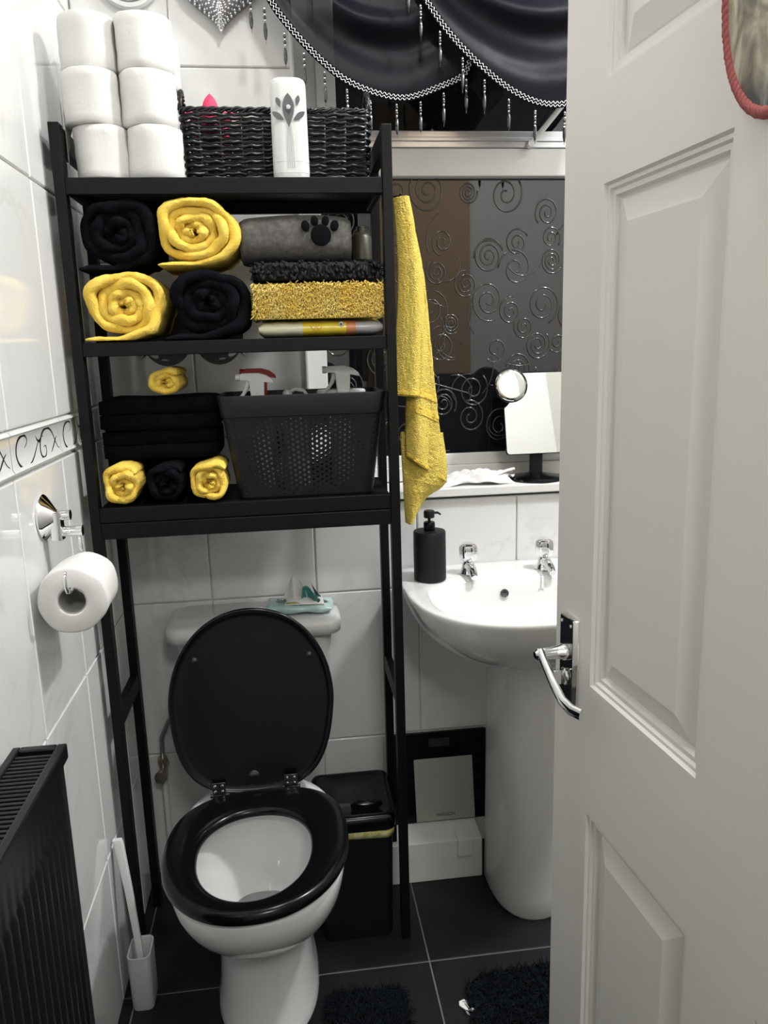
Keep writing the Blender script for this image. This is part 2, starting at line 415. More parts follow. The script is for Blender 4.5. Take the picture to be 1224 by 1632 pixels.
# moulded scroll relief of the lower pane
rel = MB(); rr = random.Random(11)
def spiral(cx, cz, r0, turns, ph, sx=1):
    n = int(16*turns)+8; pts = []
    for k in range(n+1):
        t = k/n; r = r0*(1-.86*t); a = ph+sx*turns*2*PI*t
        pts.append((cx+r*math.cos(a), WY+.0052, cz+1.15*r*math.sin(a)))
    return pts
ph_ = []
for k in range(60):
    for tries in range(50):
        x = rr.uniform(.12, .95); z = rr.uniform(1.05, 1.62); r = rr.uniform(.022, .045)
        if all(math.hypot(x-a, z-b) > (r+c)*.82 for a, b, c in ph_): break
    else: continue
    ph_.append((x, z, r)); sx = rr.choice((1, -1)); turns = rr.uniform(1.5, 3)
    rel.tube(spiral(x, z, r, turns, rr.uniform(0, 6), sx), .0021, 6)
for k in range(40):
    x = rr.uniform(.12, .95); z = rr.uniform(1.04, 1.62); a = rr.uniform(0, 2*PI); c = rr.uniform(-18, 18); pts = []
    for j in range(14):
        pts.append((x, WY+.0052, z)); x += .008*math.cos(a); z += .008*math.sin(a); a += c*.008*2
        x = min(max(x, .105), 1.18); z = min(max(z, 1.01), 1.64)
    rel.tube(pts, .0017, 6)
o = rel.build('scroll_relief', M['relief'], win, smooth='all'); o['kind'] = 'stuff'
# casement stay
sy = MB(); a = at(846, 230, WY-.03); b = at(893, 172, WY-.06)
sy.tube([a, b, b+(b-a)*.5], .006, 8); sy.cyl(a+V(0, .01, 0), a-V(0, .008, 0), .008, 12)
sy.build('casement_stay', M['upvc'], win, smooth=True)

# ================================================================== the door
DW, DT, DH = .654, .035, 1.96
door = struct(bpy.data.objects.new('door_1', None)); COL.objects.link(door)
door.location = (.306, .846, .012); door.rotation_euler = (0, 0, math.atan2(-.996, .088))
c0, c1, c2, c3 = .087, .281, .373, .567
rows = [(.20, .726), (.881, 1.398), (1.491, 1.84)]
b_ = MB()
b_.box((0, 0, 0), (c0, DT, DH)); b_.box((c3, 0, 0), (DW, DT, DH)); b_.box((c1, 0, rows[0][0]), (c2, DT, rows[0][1])); b_.box((c1, 0, rows[1][0]), (c2, DT, rows[1][1])); b_.box((c1, 0, rows[2][0]), (c2, DT, rows[2][1]))
for z0, z1 in ((0, rows[0][0]), (rows[0][1], rows[1][0]), (rows[1][1], rows[2][0]), (rows[2][1], DH)): b_.box((c0, 0, z0), (c3, DT, z1))
b_.build('door_leaf', M['doorpaint'], door)
prof = [(0, 0), (.002, .0035), (.0055, .0035), (.0075, .0065), (.012, .0065), (.0145, .0105), (.0165, .0115), (.018, .0105), (.040, .0035), (.0415, .0035)]
for x0, x1 in ((c0, c1), (c2, c3)):
    for z0, z1 in rows:
        m_ = MB()
        for side in (0, 1):
            rings = []
            for e, d in prof:
                yv = d if side == 0 else DT-d
                rings.append([V(x0+e, yv, z0+e), V(x1-e, yv, z0+e), V(x1-e, yv, z1-e), V(x0+e, yv, z1-e)])
            m_.loft(rings, False, True)
        m_.build('door_panel', M['doorpaint'], door)
# handle set, hung on the leaf
dh = bpy.data.objects.new('door_handle', None); COL.objects.link(dh); dh.parent = door; dh.location = (.043, 0, .899)
m_ = MB(); o_ = rrect(-.0165, .0165, -.057, .047, .0015, 2)
m_.loft([[V(x*1.06, 0, z*1.02) for x, z in o_], [V(x, -.0065, z) for x, z in o_], [V(x*.97, -.0075, z*.99) for x, z in o_]])
m_.build('backplate', M['chrome'], dh, smooth=True)
MB().box((-.0155, -.0079, -.0555), (.0155, -.0074, .0455)).build('dark_reflection_face', M['darkchrome'], dh)  # dark reflection in the chrome plate, put into the colour of this face
m_ = MB(); m_.lathe([(.010, -.006), (.0095, -.014), (.0075, -.018), (.0078, -.046), (.0072, -.052)], (0, 0, .006), (0, -1, 0), 20)
for q in range(1): pass
m_ = MB(); m_.lathe([(.0100, .0072), (.0100, .012), (.0080, .016), (.0066, .026), (.0064, .036), (.0066, .043), (.004, .046)], (0, 0, .006), (0, -1, 0), 20)
pts = [(.000, -.039, .008), (.010, -.040, .003), (.034, -.040, -.011), (.056, -.038, -.025), (.067, -.033, -.031), (.077, -.026, -.033)]
rings = []
for i, p in enumerate(pts):
    p = Vector(p); t = (Vector(pts[min(i+1, 5)])-Vector(pts[max(i-1, 0)])).normalized(); n_ = V(0, -1, 0); n_ = (n_-t*n_.dot(t)).normalized(); s_ = t.cross(n_)
    rings.append([p+s_*(.0075*math.cos(a))+n_*(.0042*math.sin(a)) for a in [2*PI*k/14 for k in range(14)]])
m_.loft(rings)
m_.build('lever', M['chrome'], dh, smooth=True)
m_ = MB(); m_.lathe([(.0105, .0075), (.0105, .0100), (.008, .0115)], (0, 0, -.024), (0, -1, 0), 24)
m_.box((-.0022, -.023, -.033), (.0022, -.0115, -.015))
m_.build('thumb_turn', M['chrome'], dh, smooth=True, bevel=.0008)
for x, z in ((-.0115, .040), (.0115, .040), (-.0115, -.051), (.0115, -.051)):
    MB().lathe([(.0022, .0076), (.0022, .0086), (.001, .0092)], (x, 0, z), (0, -1, 0), 10).build('screw', M['chrome'], dh, smooth=True)
for z in (.22, 1.0, 1.72): MB().cyl((DW+.004, DT*.5, z), (DW+.004, DT*.5, z+.09), .006, 10).build('hinge', M['chrome'], door, smooth=True)
# door lining
jm = MB(); jm.box((.371, .045, 0), (.3995, .165, 2.0)); jm.box((-.309, .045, 0), (-.28, .1695, 2.0)); jm.box((-.28, .045, 1.975), (.371, .1695, 2.0))
struct(jm.build('trim_4', M['doorpaint'], bevel=.002))

# oval plaque on the door's middle upright
dm = door.rotation_euler.z
def on_door(s, z, off): return Vector((.306, .846, 0))+Vector((math.cos(dm), math.sin(dm), 0))*s+Vector((math.sin(dm), -math.cos(dm), 0))*off+V(0, 0, z)
pq = thing('oval_plaque', 'oval picture plaque with a red rope edge hung high on the white door', 'plaque', on_door(.330, 1.498, .0), dm)
A_, B_ = .055, .090
MB().loft([[V(A_*k*math.cos(2*PI*i/48), y_, B_*k*math.sin(2*PI*i/48)) for i in range(48)] for y_, k in ((-.0008, 1), (-.007, 1), (-.0085, .95), (-.0095, .5))]).build('picture', M['plaque'], pq, smooth=True)
rp = MB()
for s0 in (0, 1, 2):
    pts = []
    for i in range(241):
        a = 2*PI*i/240; tw = a*34+s0*2*PI/3
        pts.append(((A_+.0005+.0022*math.cos(tw))*math.cos(a), -.006+.0022*math.sin(tw), (B_+.0005+.0022*math.cos(tw))*math.sin(a)))
    rp.tube(pts[:-1], .0028, 6, closed=True)
rp.build('rope_edge', M['rope'], pq, smooth='all')

# ================================================================== the rack
RX0, RX1, RY0, RY1 = -.370, .208, 1.451, 1.668
rk = thing('storage_rack', 'tall black metal over-toilet rack with three loaded shelves', 'storage rack', ((RX0+RX1)/2, (RY0+RY1)/2, 0))
ro = rk.location
def rbx(name, a, b, bev=.0015):
    return MB().box([a[i]-ro[i] for i in range(3)], [b[i]-ro[i] for i in range(3)]).build(name, M['black_metal'], rk, bevel=bev)
pw, pd = .018, .026
for x0 in (RX0, RX1-pw):
    rbx('post', (x0, RY0, 0), (x0+pw, RY0+pd, 1.647)); rbx('post', (x0, RY1-pd, .106 if x0 > 0 else 0), (x0+pw, RY1, 1.647))
    for z0, z1 in ((1.606, 1.645), (.545, .582)):
        rbx('side_rail', (x0+.001, RY0+pd, z0), (x0+pw-.001, RY1-pd, z1))
for z0, z1 in ((1.533, 1.560), (1.262, 1.286), (.960, .988)):
    s_ = MB()
    a, b = RX0+pw, RX1-pw
    s_.box((a-ro[0], RY0+.002-ro[1], z0), (b-ro[0], RY0+.012-ro[1], z1)); s_.box((a-ro[0], RY1-.012-ro[1], z0), (b-ro[0], RY1-.002-ro[1], z1))
    s_.box((a-ro[0], RY0+.012-ro[1], z1-.006), (b-ro[0], RY1-.012-ro[1], z1-.001))
    s_.box((a-ro[0], RY0+pd-ro[1], z0), (a+.010-ro[0], RY1-pd-ro[1], z1-.006)); s_.box((b-.010-ro[0], RY0+pd-ro[1], z0), (b-ro[0], RY1-pd-ro[1], z1-.006))
    s_.build('shelf', M['black_metal'], rk, bevel=.0012)
rbx('lower_rail', (RX0+pw, RY0+.001, .929), (RX1-pw, RY0+.013, .9585)); rbx('lower_rail', (RX0+pw, RY1-.013, .929), (RX1-pw, RY1-.001, .9585))
SH1, SH2, SH3 = 1.5602, 1.2862, .9882

# ================================================================== toilet rolls
def paper_roll(label, loc, r=.047, h=.088, group='toilet rolls stacked on top of the rack', tilt=(0, 0), seed=0, axis=None, core=.020, seam=False):
    t = thing('toilet_roll', label, 'toilet roll', loc, 0, group)
    rings = []; n = 40
    prof = [(core, 0), (core+.003, -.0005), (r-.003, 0), (r, .003)]+[(r, h*k/6) for k in range(1, 6)]+[(r, h-.003), (r-.003, h), (core+.003, h+.0005), (core, h)]
    m_ = MB()
    for R_, z in prof:
        rr_ = []
        for k in range(n):
            a = 2*PI*k/n; q = R_
            if R_ > core+.01: q += .0012*math.sin(3*a+seed+z*30)+.0006*math.sin(7*a+seed*2)+.0006*math.sin(z*170+seed)
            rr_.append(V(q*math.cos(a), q*math.sin(a), z))
        rings.append(rr_)
    rings.append(rings[0])
    m_.loft(rings, False, False).build('paper', M['paper'], t, smooth='all')
    m_ = MB(); m_.loft([[V(q*math.cos(2*PI*k/24), q*math.sin(2*PI*k/24), z) for k in range(24)] for q, z in ((core-.0003, .001), (core-.0003, h-.001), (core-.0015, h-.001), (core-.0015, .001), (core-.0003, .001))], False, False)
    m_.build('cardboard_core', M['card'], t, smooth=True)
    # the end of the paper: a proud seam down the side
    a0 = -PI/2-.3+.5*math.sin(seed*1.7)
    m_ = MB()
    if seam: m_.grid(lambda u, v: V((r+.0008)*math.cos(a0+u*1.1), (r+.0008)*math.sin(a0+u*1.1), .0025+v*(h-.005)), 14, 6).build('loose_end', M['paper'], t, smooth='all', solid=.0005)
    if axis: t.rotation_euler = axis
    return t
def ctr(px, py, Y): p = at(px, py, Y); return p.x
pos = []
h_ = .0865
zb = [SH1, SH1+h_+.001, SH1+2*(h_+.001)]
paper_roll('white toilet roll at the foot of the left front stack, on the black shelf', (-.294, 1.502, zb[0]), .0455, h_, seed=1)
lm = paper_roll('toilet roll with a long torn paper flap, middle of the left front stack', (-.3035, 1.500, zb[1]), .0475, h_, seed=2)
paper_roll('toilet roll topping the left front stack, nearest the tiled wall', (-.303, 1.508, zb[2]), .0475, h_, seed=3)
paper_roll('toilet roll standing on the shelf against the black wicker basket, foot of its stack', (-.2045, 1.505, zb[0]), .0475, h_, seed=4)
paper_roll('toilet roll halfway up the front stack beside the wicker basket', (-.2095, 1.505, zb[1]), .0475, h_, seed=5)
paper_roll('topmost toilet roll of the tall front stack beside the wicker basket', (-.2110, 1.507, zb[2]), .0475, h_, seed=6)
for q, (x, lab) in enumerate(((-.272, 'left'), (-.1725, 'right'))):
    r_ = .046 if q == 0 else .034
    y_ = 1.604 if q == 0 else 1.600
    x = -.289 if q == 0 else -.206
    paper_roll('toilet roll hidden at the bottom of the rear %s stack' % lab, (x, y_, zb[0]), r_, h_, seed=7+q, core=.016)
    paper_roll('toilet roll halfway up the rear %s stack, mostly covered by the front rolls' % lab, (x, y_, zb[1]), r_, h_, seed=9+q, core=.016)
    paper_roll('toilet roll at the top of the rear %s stack, a sliver showing' % lab, (x+.009*q, y_, zb[2]), r_, h_, seed=11+q, core=.016)
# flap of the torn roll
m_ = MB()
def flap(u, v):
    a = PI+.15-u*1.0
    r = .049+.004*math.sin(u*6)
    x = r*math.cos(a)-(1-u)*v*.006; y = r*math.sin(a)+.004*v-.004*(1-u)
    z = .085-v*(.150-.10*u)+(.006*math.sin(u*9))*v
    return V(max(x-.012*v*(1-u), -.0477), y, z)
m_.grid(flap, 16, 16).build('torn_flap', M['paper'], lm, smooth='all', solid=.0006)

# ================================================================== wicker basket
bk = thing('wicker_basket', 'glossy black woven wicker basket on the top shelf behind the white canister', 'basket', (.009, 1.602, SH1))
hw, hd, bh = .166, .045, .134
def loop(k, wave=0, n=176, off=0, ph=0):
    z = k; f = 1+.035*(z/bh); o_ = rrect(-hw*f, hw*f, -hd*f, hd*f, .015, 4)
    P = [Vector((x, y, 0)) for x, y in o_]; L = [0]
    for i in range(len(P)): L.append(L[-1]+(P[(i+1) % len(P)]-P[i]).length)
    out = []; j = 0
    for i in range(n):
        d = L[-1]*i/n
        while L[j+1] < d: j += 1
        a, b = P[j], P[(j+1) % len(P)]; t = (d-L[j])/max(L[j+1]-L[j], 1e-9); q = a.lerp(b, t); nr = V(b.y-a.y, a.x-b.x, 0).normalized()
        out.append(q+nr*(off+wave*math.sin(2*PI*i/32*1.0+ph))+V(0, 0, z+.0008*math.sin(i*.7+k*900)))
    return out
wv = MB(); nr_ = 19
for k in range(nr_): wv.tube(loop(.006+k*(bh-.012)/(nr_-1), .0042, 352, 0, PI*(k % 2)), .0036, 6, closed=True)
wv.build('weave', M['wicker'], bk, smooth='all')['kind'] = 'stuff'
st = MB()
A = loop(0, 0, 22); B = loop(bh, 0, 22)
for a, b in zip(A, B): st.tube([a, a.lerp(b, .5), b], .0030, 6)
st.build('stakes', M['wicker'], bk, smooth='all')['kind'] = 'stuff'
rm = MB()
for s0 in (0, 1, 2):
    base = loop(bh+.002, 0, 352); pts = []
    for i, p in enumerate(base):
        a = i*.42+s0*2*PI/3; r = p.copy(); r.z = 0; r.normalize(); pts.append(p+r*.0028*math.cos(a)+V(0, 0, .0028*math.sin(a)))
    rm.tube(pts, .0028, 5, closed=True)
rm.build('braided_rim', M['wicker'], bk, smooth='all')
for s0 in (-1, 1):
    hb = MB()
    for q in (0, 1):
        pts = [V(s0*(hw*1.035+.001)+.0022*math.cos(i*.9+q*PI), -.034+.068*i/40, bh+.004+.040*math.sin(PI*i/40)**.5+.0022*math.sin(i*.9+q*PI)) for i in range(41)]
        hb.tube(pts, .003, 5)
    hb.build('handle', M['wicker'], bk, smooth='all')
MB().box((-hw+.006, -hd+.006, .001), (hw-.006, hd-.006, .006)).build('bottom', M['wicker'], bk)
# pink star
sr = thing('star_toy', 'bright pink ridged plastic star poking out of the wicker basket', 'toy', (-.112, 1.603, SH1+.131))
m_ = MB()
def star_ring(k, y):
    out = []
    for i in range(40):
        a = PI/2+2*PI*i/40; ph = (i % 8)/8; tri = abs(ph-.5)*2; r = .021+.024*tri
        out.append(V(1.15*r*k*math.cos(a), y, r*k*math.sin(a)))
    return out
rings = []
for i in range(7): rings += [star_ring(1-.13*i, -.004-.0035*i), star_ring(1-.13*i-.09, -.0045-.0035*i)]
m_.loft([star_ring(.9, .008), star_ring(1, .004), star_ring(1, -.002)]+rings).build('star_body', M['pink'], sr, smooth=True)

# air freshener canister
cn = thing('air_freshener', 'tall white air freshener canister with a grey flower print, on the top shelf', 'air freshener', (.0315, 1.502, SH1))
m_ = MB(); cp = rrect(-.0325, .0325, -.024, .024, .021, 8)
def cring(z, k): return [V(x*k, y*k, z) for x, y in cp]
m_.loft([cring(0, .94), cring(.003, .98), cring(.012, .99), cring(.0122, 1.0), cring(.155, .97), cring(.163, .95), cring(.167, .88), cring(.169, .78)])
m_.build('canister', M['white_plastic'], cn, smooth=True)
m_ = MB(); m_.loft([cring(.031, 1.002), cring(.0318, 1.006), cring(.0325, 1.002)], False, False).build('seam_ring', M['white_plastic'], cn)
def petal(cx, cz, L, W, ang, y=-.0246, n=20):
    out = []
    for i in range(n):
        t = i/n*2; s_ = -1 if t > 1 else 1; q = t if t <= 1 else 2-t
        u = s_*W*math.sin(PI*q**1.25)**.8; v = L*q
        x = cx+u*math.cos(ang)-v*math.sin(ang); z = cz+u*math.sin(ang)+v*math.cos(ang)
        out.append(V(x, y, z))
    return out
def decal(m_, ring, th=.0006):
    n = len(ring); c = sum(ring, Vector())/n
    m_.loft([ring, [p+V(0, -th, 0) for p in ring]], False, True)
m_ = MB()
for pr in (petal(-.001, .088, .054, .0102, 0), petal(-.0085, .098, .025, .0050, 1.02), petal(.0070, .098, .025, .0050, -.98), petal(-.0150, .119, .017, .0042, .35), petal(.0140, .121, .018, .0038, -.2)): decal(m_, pr)
m_.build('flower_print', M['grey_print'], cn)
m_ = MB(); decal(m_, petal(-.001, .107, .018, .0055, 0, -.0252)); m_.build('flower_centre', M['bead'], cn)
m_ = MB(); m_.lathe([(.004, 0), (.004, .0005), (.003, .001)], (-.001, -.0257, .119), (0, -1, 0), 14); m_.build('flower_dot', M['grey_plastic'], cn)
m_ = MB()
for dx in (-.005, -.0015, .002, .0055): m_.tube([(dx*.5, -.0246, .092), (dx, -.0245, .06), (dx*1.1, -.0244, .02)], .0004, 5)
m_.build('stem_lines', M['grey_plastic'], cn)

# ================================================================== rolled towels
def roll_towel(label, cx, cz, w_, h, y0, y1, turns, material, tail=0, seed=0, name='rolled_towel', group=None, ph=0, sq=2.7, dirn=-1):
    """spiral of thick cloth seen end-on; tail = length of the flap lying beneath"""
    t = thing(name, label, 'towel', (cx, y0, cz-h/2), 0, group)
    rn = random.Random(seed); p = 1/turns*.98
    a, b = w_/2, h/2
    path = []; N = int(turns*72)
    th_end = -50*PI/180 if tail else 40*PI/180
    k1, k2, k3 = rn.uniform(0, 6), rn.uniform(0, 6), rn.uniform(0, 6)
    for i in range(N+1):
        tt = i/N; rho = (.06+tt*(1-.06)*1.0)-p*.5*tt
        th = th_end-dirn*(-1)*(1-tt)*turns*2*PI*(-1)
        c, s_ = math.cos(th), math.sin(th)
        q = (abs(c)**sq+abs(s_)**sq)**(-1/sq)*(.35+.65*tt)+(.65-.65*tt)
        wob = 1+.045*math.sin(3*th+k1+tt*5)*(.4+tt)+.03*math.sin(5*th+k2-tt*3)+.012*math.sin(9*th+k3)
        rr_ = rho*q*wob
        off = .10*(1-tt)
        path.append((a*(rr_*c+off*math.sin(k3)*.5), b*(rr_*s_+off*math.cos(k3)*.4)))
    hb = p*.5*b
    if tail:
        ex, ez = path[-1]; tz = -b+hb*.2
        n_ = 14
        for i in range(1, n_+1):
            u = i/n_; path.append((ex+(-tail-ex)*u, ez+(tz-ez)*min(1, u*2.2)+.001*math.sin(u*7+k1)))
    m_ = MB(); rings = []; NP = len(path); Lr = y1-y0
    for i, (x, z) in enumerate(path):
        i0, i1 = max(i-3, 0), min(i+3, NP-1)
        tx, tz_ = path[i1][0]-path[i0][0], path[i1][1]-path[i0][1]; l = math.hypot(tx, tz_) or 1
        nx, nz = -tz_/l, tx/l
        hh = p*.5*1.03*math.hypot(a*nx, b*nz)
        hh *= 1+.10*math.sin(i*.20+k1)+.07*math.sin(i*.5+k3)
        if tail and i > N: hh = hh*.8
        if i < 3: hh *= (.4+.2*i)
        if i > NP-4: hh *= (NP-i)/4+.15
        dy = .005*math.sin(i*.13+k1)+.003*math.sin(i*.32+k2)+.010*(i/NP-.6)*(-.6)
        ring = []
        for j in range(15):
            f = PI*j/14; ring.append(V(x+nx*hh*math.cos(f), dy+.010+.006-(.013)*math.sin(f)**.8, z+nz*hh*math.cos(f)+b))
        ring.append(V(x-nx*hh, Lr*.5, z-nz*hh+b)); ring.append(V(x-nx*hh*.9, Lr, z-nz*hh*.9+b)); ring.append(V(x+nx*hh*.9, Lr, z+nz*hh*.9+b)); ring.append(V(x+nx*hh, Lr*.5, z+nz*hh+b))
        for r_ in ring: r_.x += rn.uniform(-1, 1)*.0008; r_.y += rn.uniform(-1, 1)*.0006; r_.z += rn.uniform(-1, 1)*.0008; r_.z = max(r_.z, .0005)
        rings.append(ring)
    m_.loft(rings).build('cloth', material, t, smooth='all')
    return t
g1 = 'rolled plush towels on the middle shelf'
roll_towel('yellow plush towel roll lying on the shelf, left of the lower pair', -.2765, 1.287+.064, .144, .124, 1.452, 1.64, 3.6, M['yellow'], .068, 3, group=g1, ph=0)
roll_towel('yellow plush towel roll in the upper row, right under the top shelf', -.143, 1.415+.059, .150, .118, 1.455, 1.64, 3.9, M['yellow'], .066, 5, group=g1)
roll_towel('black plush towel roll in the upper row against the left post', -.2780, 1.409+.0615, .140, .123, 1.457, 1.64, 3.4, M['blackcloth'], .066, 8, group=g1)
roll_towel('big black plush towel roll lying on the shelf, between the yellow roll and the mats', -.130, 1.287+.0635, .150, .125, 1.455, 1.64, 3.4, M['blackcloth'], .078, 9, group=g1)
g2 = 'small rolled hand towels on the bottom shelf'
roll_towel('small yellow towel roll at the left end of the bottom shelf front row', -.3065, 1.0282, .079, .080, 1.452, 1.55, 2.7, M['yellow'], 0, 12, group=g2)
roll_towel('small black towel roll between the two yellow ones on the bottom shelf', -.2275, 1.027, .079, .077, 1.455, 1.55, 2.7, M['blackcloth'], 0, 13, group=g2)
roll_towel('small yellow towel roll touching the perforated basket, bottom shelf', -.1485, 1.0275, .079, .078, 1.450, 1.55, 3.2, M['yellow'], 0, 14, group=g2, sq=3)

# folded black towels behind
def folded(label, x0, x1, y0, y1, z0, z1, material, name='folded_towel', layers=2, seed=0, group=None):
    t = thing(name, label, 'towel', ((x0+x1)/2, (y0+y1)/2, z0), 0, group); hx, hy, hz = (x1-x0)/2, (y1-y0)/2, z1-z0
    rn = random.Random(seed); path = []; lh = hz/layers
    for L in range(layers):
        z = lh*(L+.5); fw = L % 2 == 0
        n_ = 14
        for i in range(n_+1):
            u = i/n_; y = (-1+2*u)*(hy-lh*.5) if fw else (1-2*u)*(hy-lh*.5); path.append((y, z))
        if L < layers-1:
            for i in range(1, 6):
                f = PI*i/6; sgn = 1 if fw else -1; path.append((sgn*(hy-lh*.5+lh*.5*math.sin(f)), z+lh*.5*(1-math.cos(f))))
    # sheet profile swept along X
    rings = []; N = len(path); th = lh*.47
    up, dn = [], []
    for i, (y, z) in enumerate(path):
        a = path[max(i-1, 0)]; b = path[min(i+1, N-1)]; l = math.hypot(b[0]-a[0], b[1]-a[1]) or 1; ny, nz = -(b[1]-a[1])/l, (b[0]-a[0])/l
        up.append((y+ny*th, z+nz*th)); dn.append((y-ny*th, z-nz*th))
    prof = up+dn[::-1]; m_ = MB(); nx = 16
    for i in range(nx+1):
        u = -1+2*i/nx; k = 1-.10*max(0, abs(u)-.85)/.15
        rings.append([V(hx*u, y*k+.0012*math.sin(u*5+seed+z*60), max((z-hz/2)*k+hz/2+.0015*math.sin(u*4+y*20+seed)*(z/hz), .0004)) for y, z in prof])
    m_.loft(rings).build('cloth', material, t, smooth='all')
    return t
g3 = 'folded black towels on the bottom shelf'
folded('thick folded black towel lying on the shelf behind the small rolls', -.348, -.136, 1.562, 1.655, .9885, 1.058, M['blackcloth'], seed=1, group=g3)
folded('folded black towel in the middle of the pile behind the small rolls', -.348, -.133, 1.500, 1.655, 1.0682, 1.124, M['blackcloth'], seed=2, group=g3)
folded('folded black towel topping the pile, the yellow roll lies on it', -.348, -.130, 1.490, 1.655, 1.1245, 1.184, M['blackcloth'], seed=4, group=g3)
roll_towel('smallest yellow towel roll lying on top of the black folded pile', -.2185, 1.2125, .072, .055, 1.482, 1.62, 2.3, M['yellow'], 0, 21, name='rolled_flannel', sq=2)

# grey paw blanket
gb = thing('pet_blanket', 'grey fleece pet towel, rolled, with a black paw print', 'towel', (.033, 1.555, 1.4235))
m_ = MB(); pr = []
def gx(v, k, i): return k
rings = []
W2 = .1005
for i in range(25):
    u = -1+2*i/24; k = (1-max(0, abs(u)-.90)/.1*.10)
    ring = []
    for j in range(40):
        a = 2*PI*j/40; c, s_ = math.cos(a), math.sin(a); q = (abs(c)**3.4+abs(s_)**3.4)**(-1/3.4)
        yy = .088*q*c; zz = .0415*q*s_*(1+.035*math.sin(u*3+1))*(1-.10*(u < -.6)*(abs(u)-.6))
        ring.append(V(W2*u, yy*k+.0015*math.sin(u*9), max(.0415+zz*k-.004*abs(u)**3, .0004)))
    rings.append(ring)
m_.loft(rings).build('fleece', M['greycloth'], gb, smooth='all')
m_ = MB()
def blob(cx, cz, rx, rz, rot=0, y=-.0895, th=.0022):
    o_ = []
    for i in range(24):
        a = 2*PI*i/24; x, z = rx*math.cos(a), rz*math.sin(a)
        o_.append((cx+x*math.cos(rot)-z*math.sin(rot), cz+x*math.sin(rot)+z*math.cos(rot)))
    m_.loft([[V(x, y+.004, z) for x, z in o_], [V(x, y-th*.6, z) for x, z in o_], [V(cx+(x-cx)*.85, y-th, cz+(z-cz)*.85) for x, z in o_]])
blob(.0445, .041, .0185, .0185); blob(.0175, .057, .0075, .0095, .25); blob(.034, .0655, .0068, .0085, .1, -.0885); blob(.0535, .0655, .0068, .0085, -.1, -.0885); blob(.0695, .057, .0075, .0095, -.25)
m_.build('paw_print', M['pawblack'], gb, smooth=True)
# something olive behind it
rb = thing('bottle', 'dim olive plastic bottle lying at the back of the middle shelf beside the grey roll', 'bottle', (.163, 1.60, 1.432))
MB().lathe([(.018, 0), (.021, .003), (.021, .045), (.016, .053), (.008, .056), (.008, .066), (.0, .066)], (0, 0, 0), (0, 0, 1), 20).build('body', mat('olive_plastic', (.035, .03, .016), .4), rb, smooth=True)

# chenille mat: fat noodles
ch = thing('chenille_mat', 'folded charcoal noodle chenille bath mat between the grey roll and the yellow mat', 'bath mat', (.070, 1.556, 1.3875))
MB().loft([[V(x*k, y*k, z) for x, y in rrect(-.112, .112, -.090, .092, .02)] for z, k in ((.001, .95), (.006, 1), (.026, 1), (.031, .95))]).build('backing', M['chenille'], ch, smooth=True)
ns = MB(); rn = random.Random(4)
def noodle(p, d, L, r, mb=ns, droop=.4, n=5):
    d = Vector(d).normalized(); e = d+V(0, 0, -droop)
    mb.tube([p, p+d*L*.5, p+d*L*.5+e.normalized()*L*.5, p+d*L*.5+e.normalized()*L*.62], [r*.8, r, r*.9, r*.25], n)
for i in range(44):
    for j in range(3):
        x = -.118+.236*i/43+rn.uniform(-.002, .002)
        noodle(V(x, -.086, .006+.009*j+rn.uniform(-.001, .001)), (rn.uniform(-.5, .5), -1, rn.uniform(-.6, .6)), rn.uniform(.011, .018), .0028, droop=.9)
for i in range(34):
    for j in range(12):
        x = -.112+.224*i/33+rn.uniform(-.003, .003); y = -.082+.170*j/11
        noodle(V(x, y, .028), (rn.uniform(-1, 1), rn.uniform(-1, .3), rn.uniform(.0, .5)), .011, .0026, droop=.3)
for s0 in (-1, 1):
    for j in range(16):
        for q in range(2): noodle(V(s0*.108, -.084+.17*j/15, .008+.012*q), (s0, rn.uniform(-.5, .5), rn.uniform(-.3, .3)), .012, .0026, droop=.5)
for v_ in range(len(ns.v)):
    x, y, z = ns.v[v_]; ns.v[v_] = (min(x, .1185), y, min(max(z, .0006), .0355))
ns.build('pile', M['chenille'], ch, smooth='all')['kind'] = 'stuff'
# yellow shaggy mat
sg = thing('shaggy_mat', 'folded bright yellow shaggy bath mat under the charcoal mat', 'bath mat', (.070, 1.556, 1.3185))
MB().loft([[V(x*k, y*k, z) for x, y in rrect(-.114, .114, -.091, .092, .02)] for z, k in ((.002, .94), (.010, 1), (.055, 1), (.064, .94))]).build('backing', M['shag'], sg, smooth=True)
sh = MB()
def tuft(mb, p, d, L, r, droop=.5, n=3):
    d = Vector(d).normalized(); e = (d+V(0, 0, -droop)).normalized()
    mb.tube([p, p+d*L*.45, p+d*L*.45+e*L*.55], [r, r*.9, r*.3], n)
for i in range(4200):
    x = rn.uniform(-.117, .117); z = rn.uniform(.003, .063)
    tuft(sh, V(x, -.089, z), (rn.uniform(-.9, .9), -1, rn.uniform(-.9, .7)), rn.uniform(.009, .017), .0013, droop=rn.uniform(.1, .9))
for s0 in (-1, 1):
    for i in range(900):
        tuft(sh, V(s0*.112, rn.uniform(-.09, .06), rn.uniform(.003, .063)), (s0, rn.uniform(-.9, .9), rn.uniform(-.8, .6)), rn.uniform(.009, .015), .0011, droop=rn.uniform(.2, 1))
for v_ in range(len(sh.v)):
    x, y, z = sh.v[v_]; sh.v[v_] = (max(-.130, min(.117, x)), y, min(max(z, .0006), .0685))
sh.build('pile', M['shag'], sg, smooth='all')['kind'] = 'stuff'
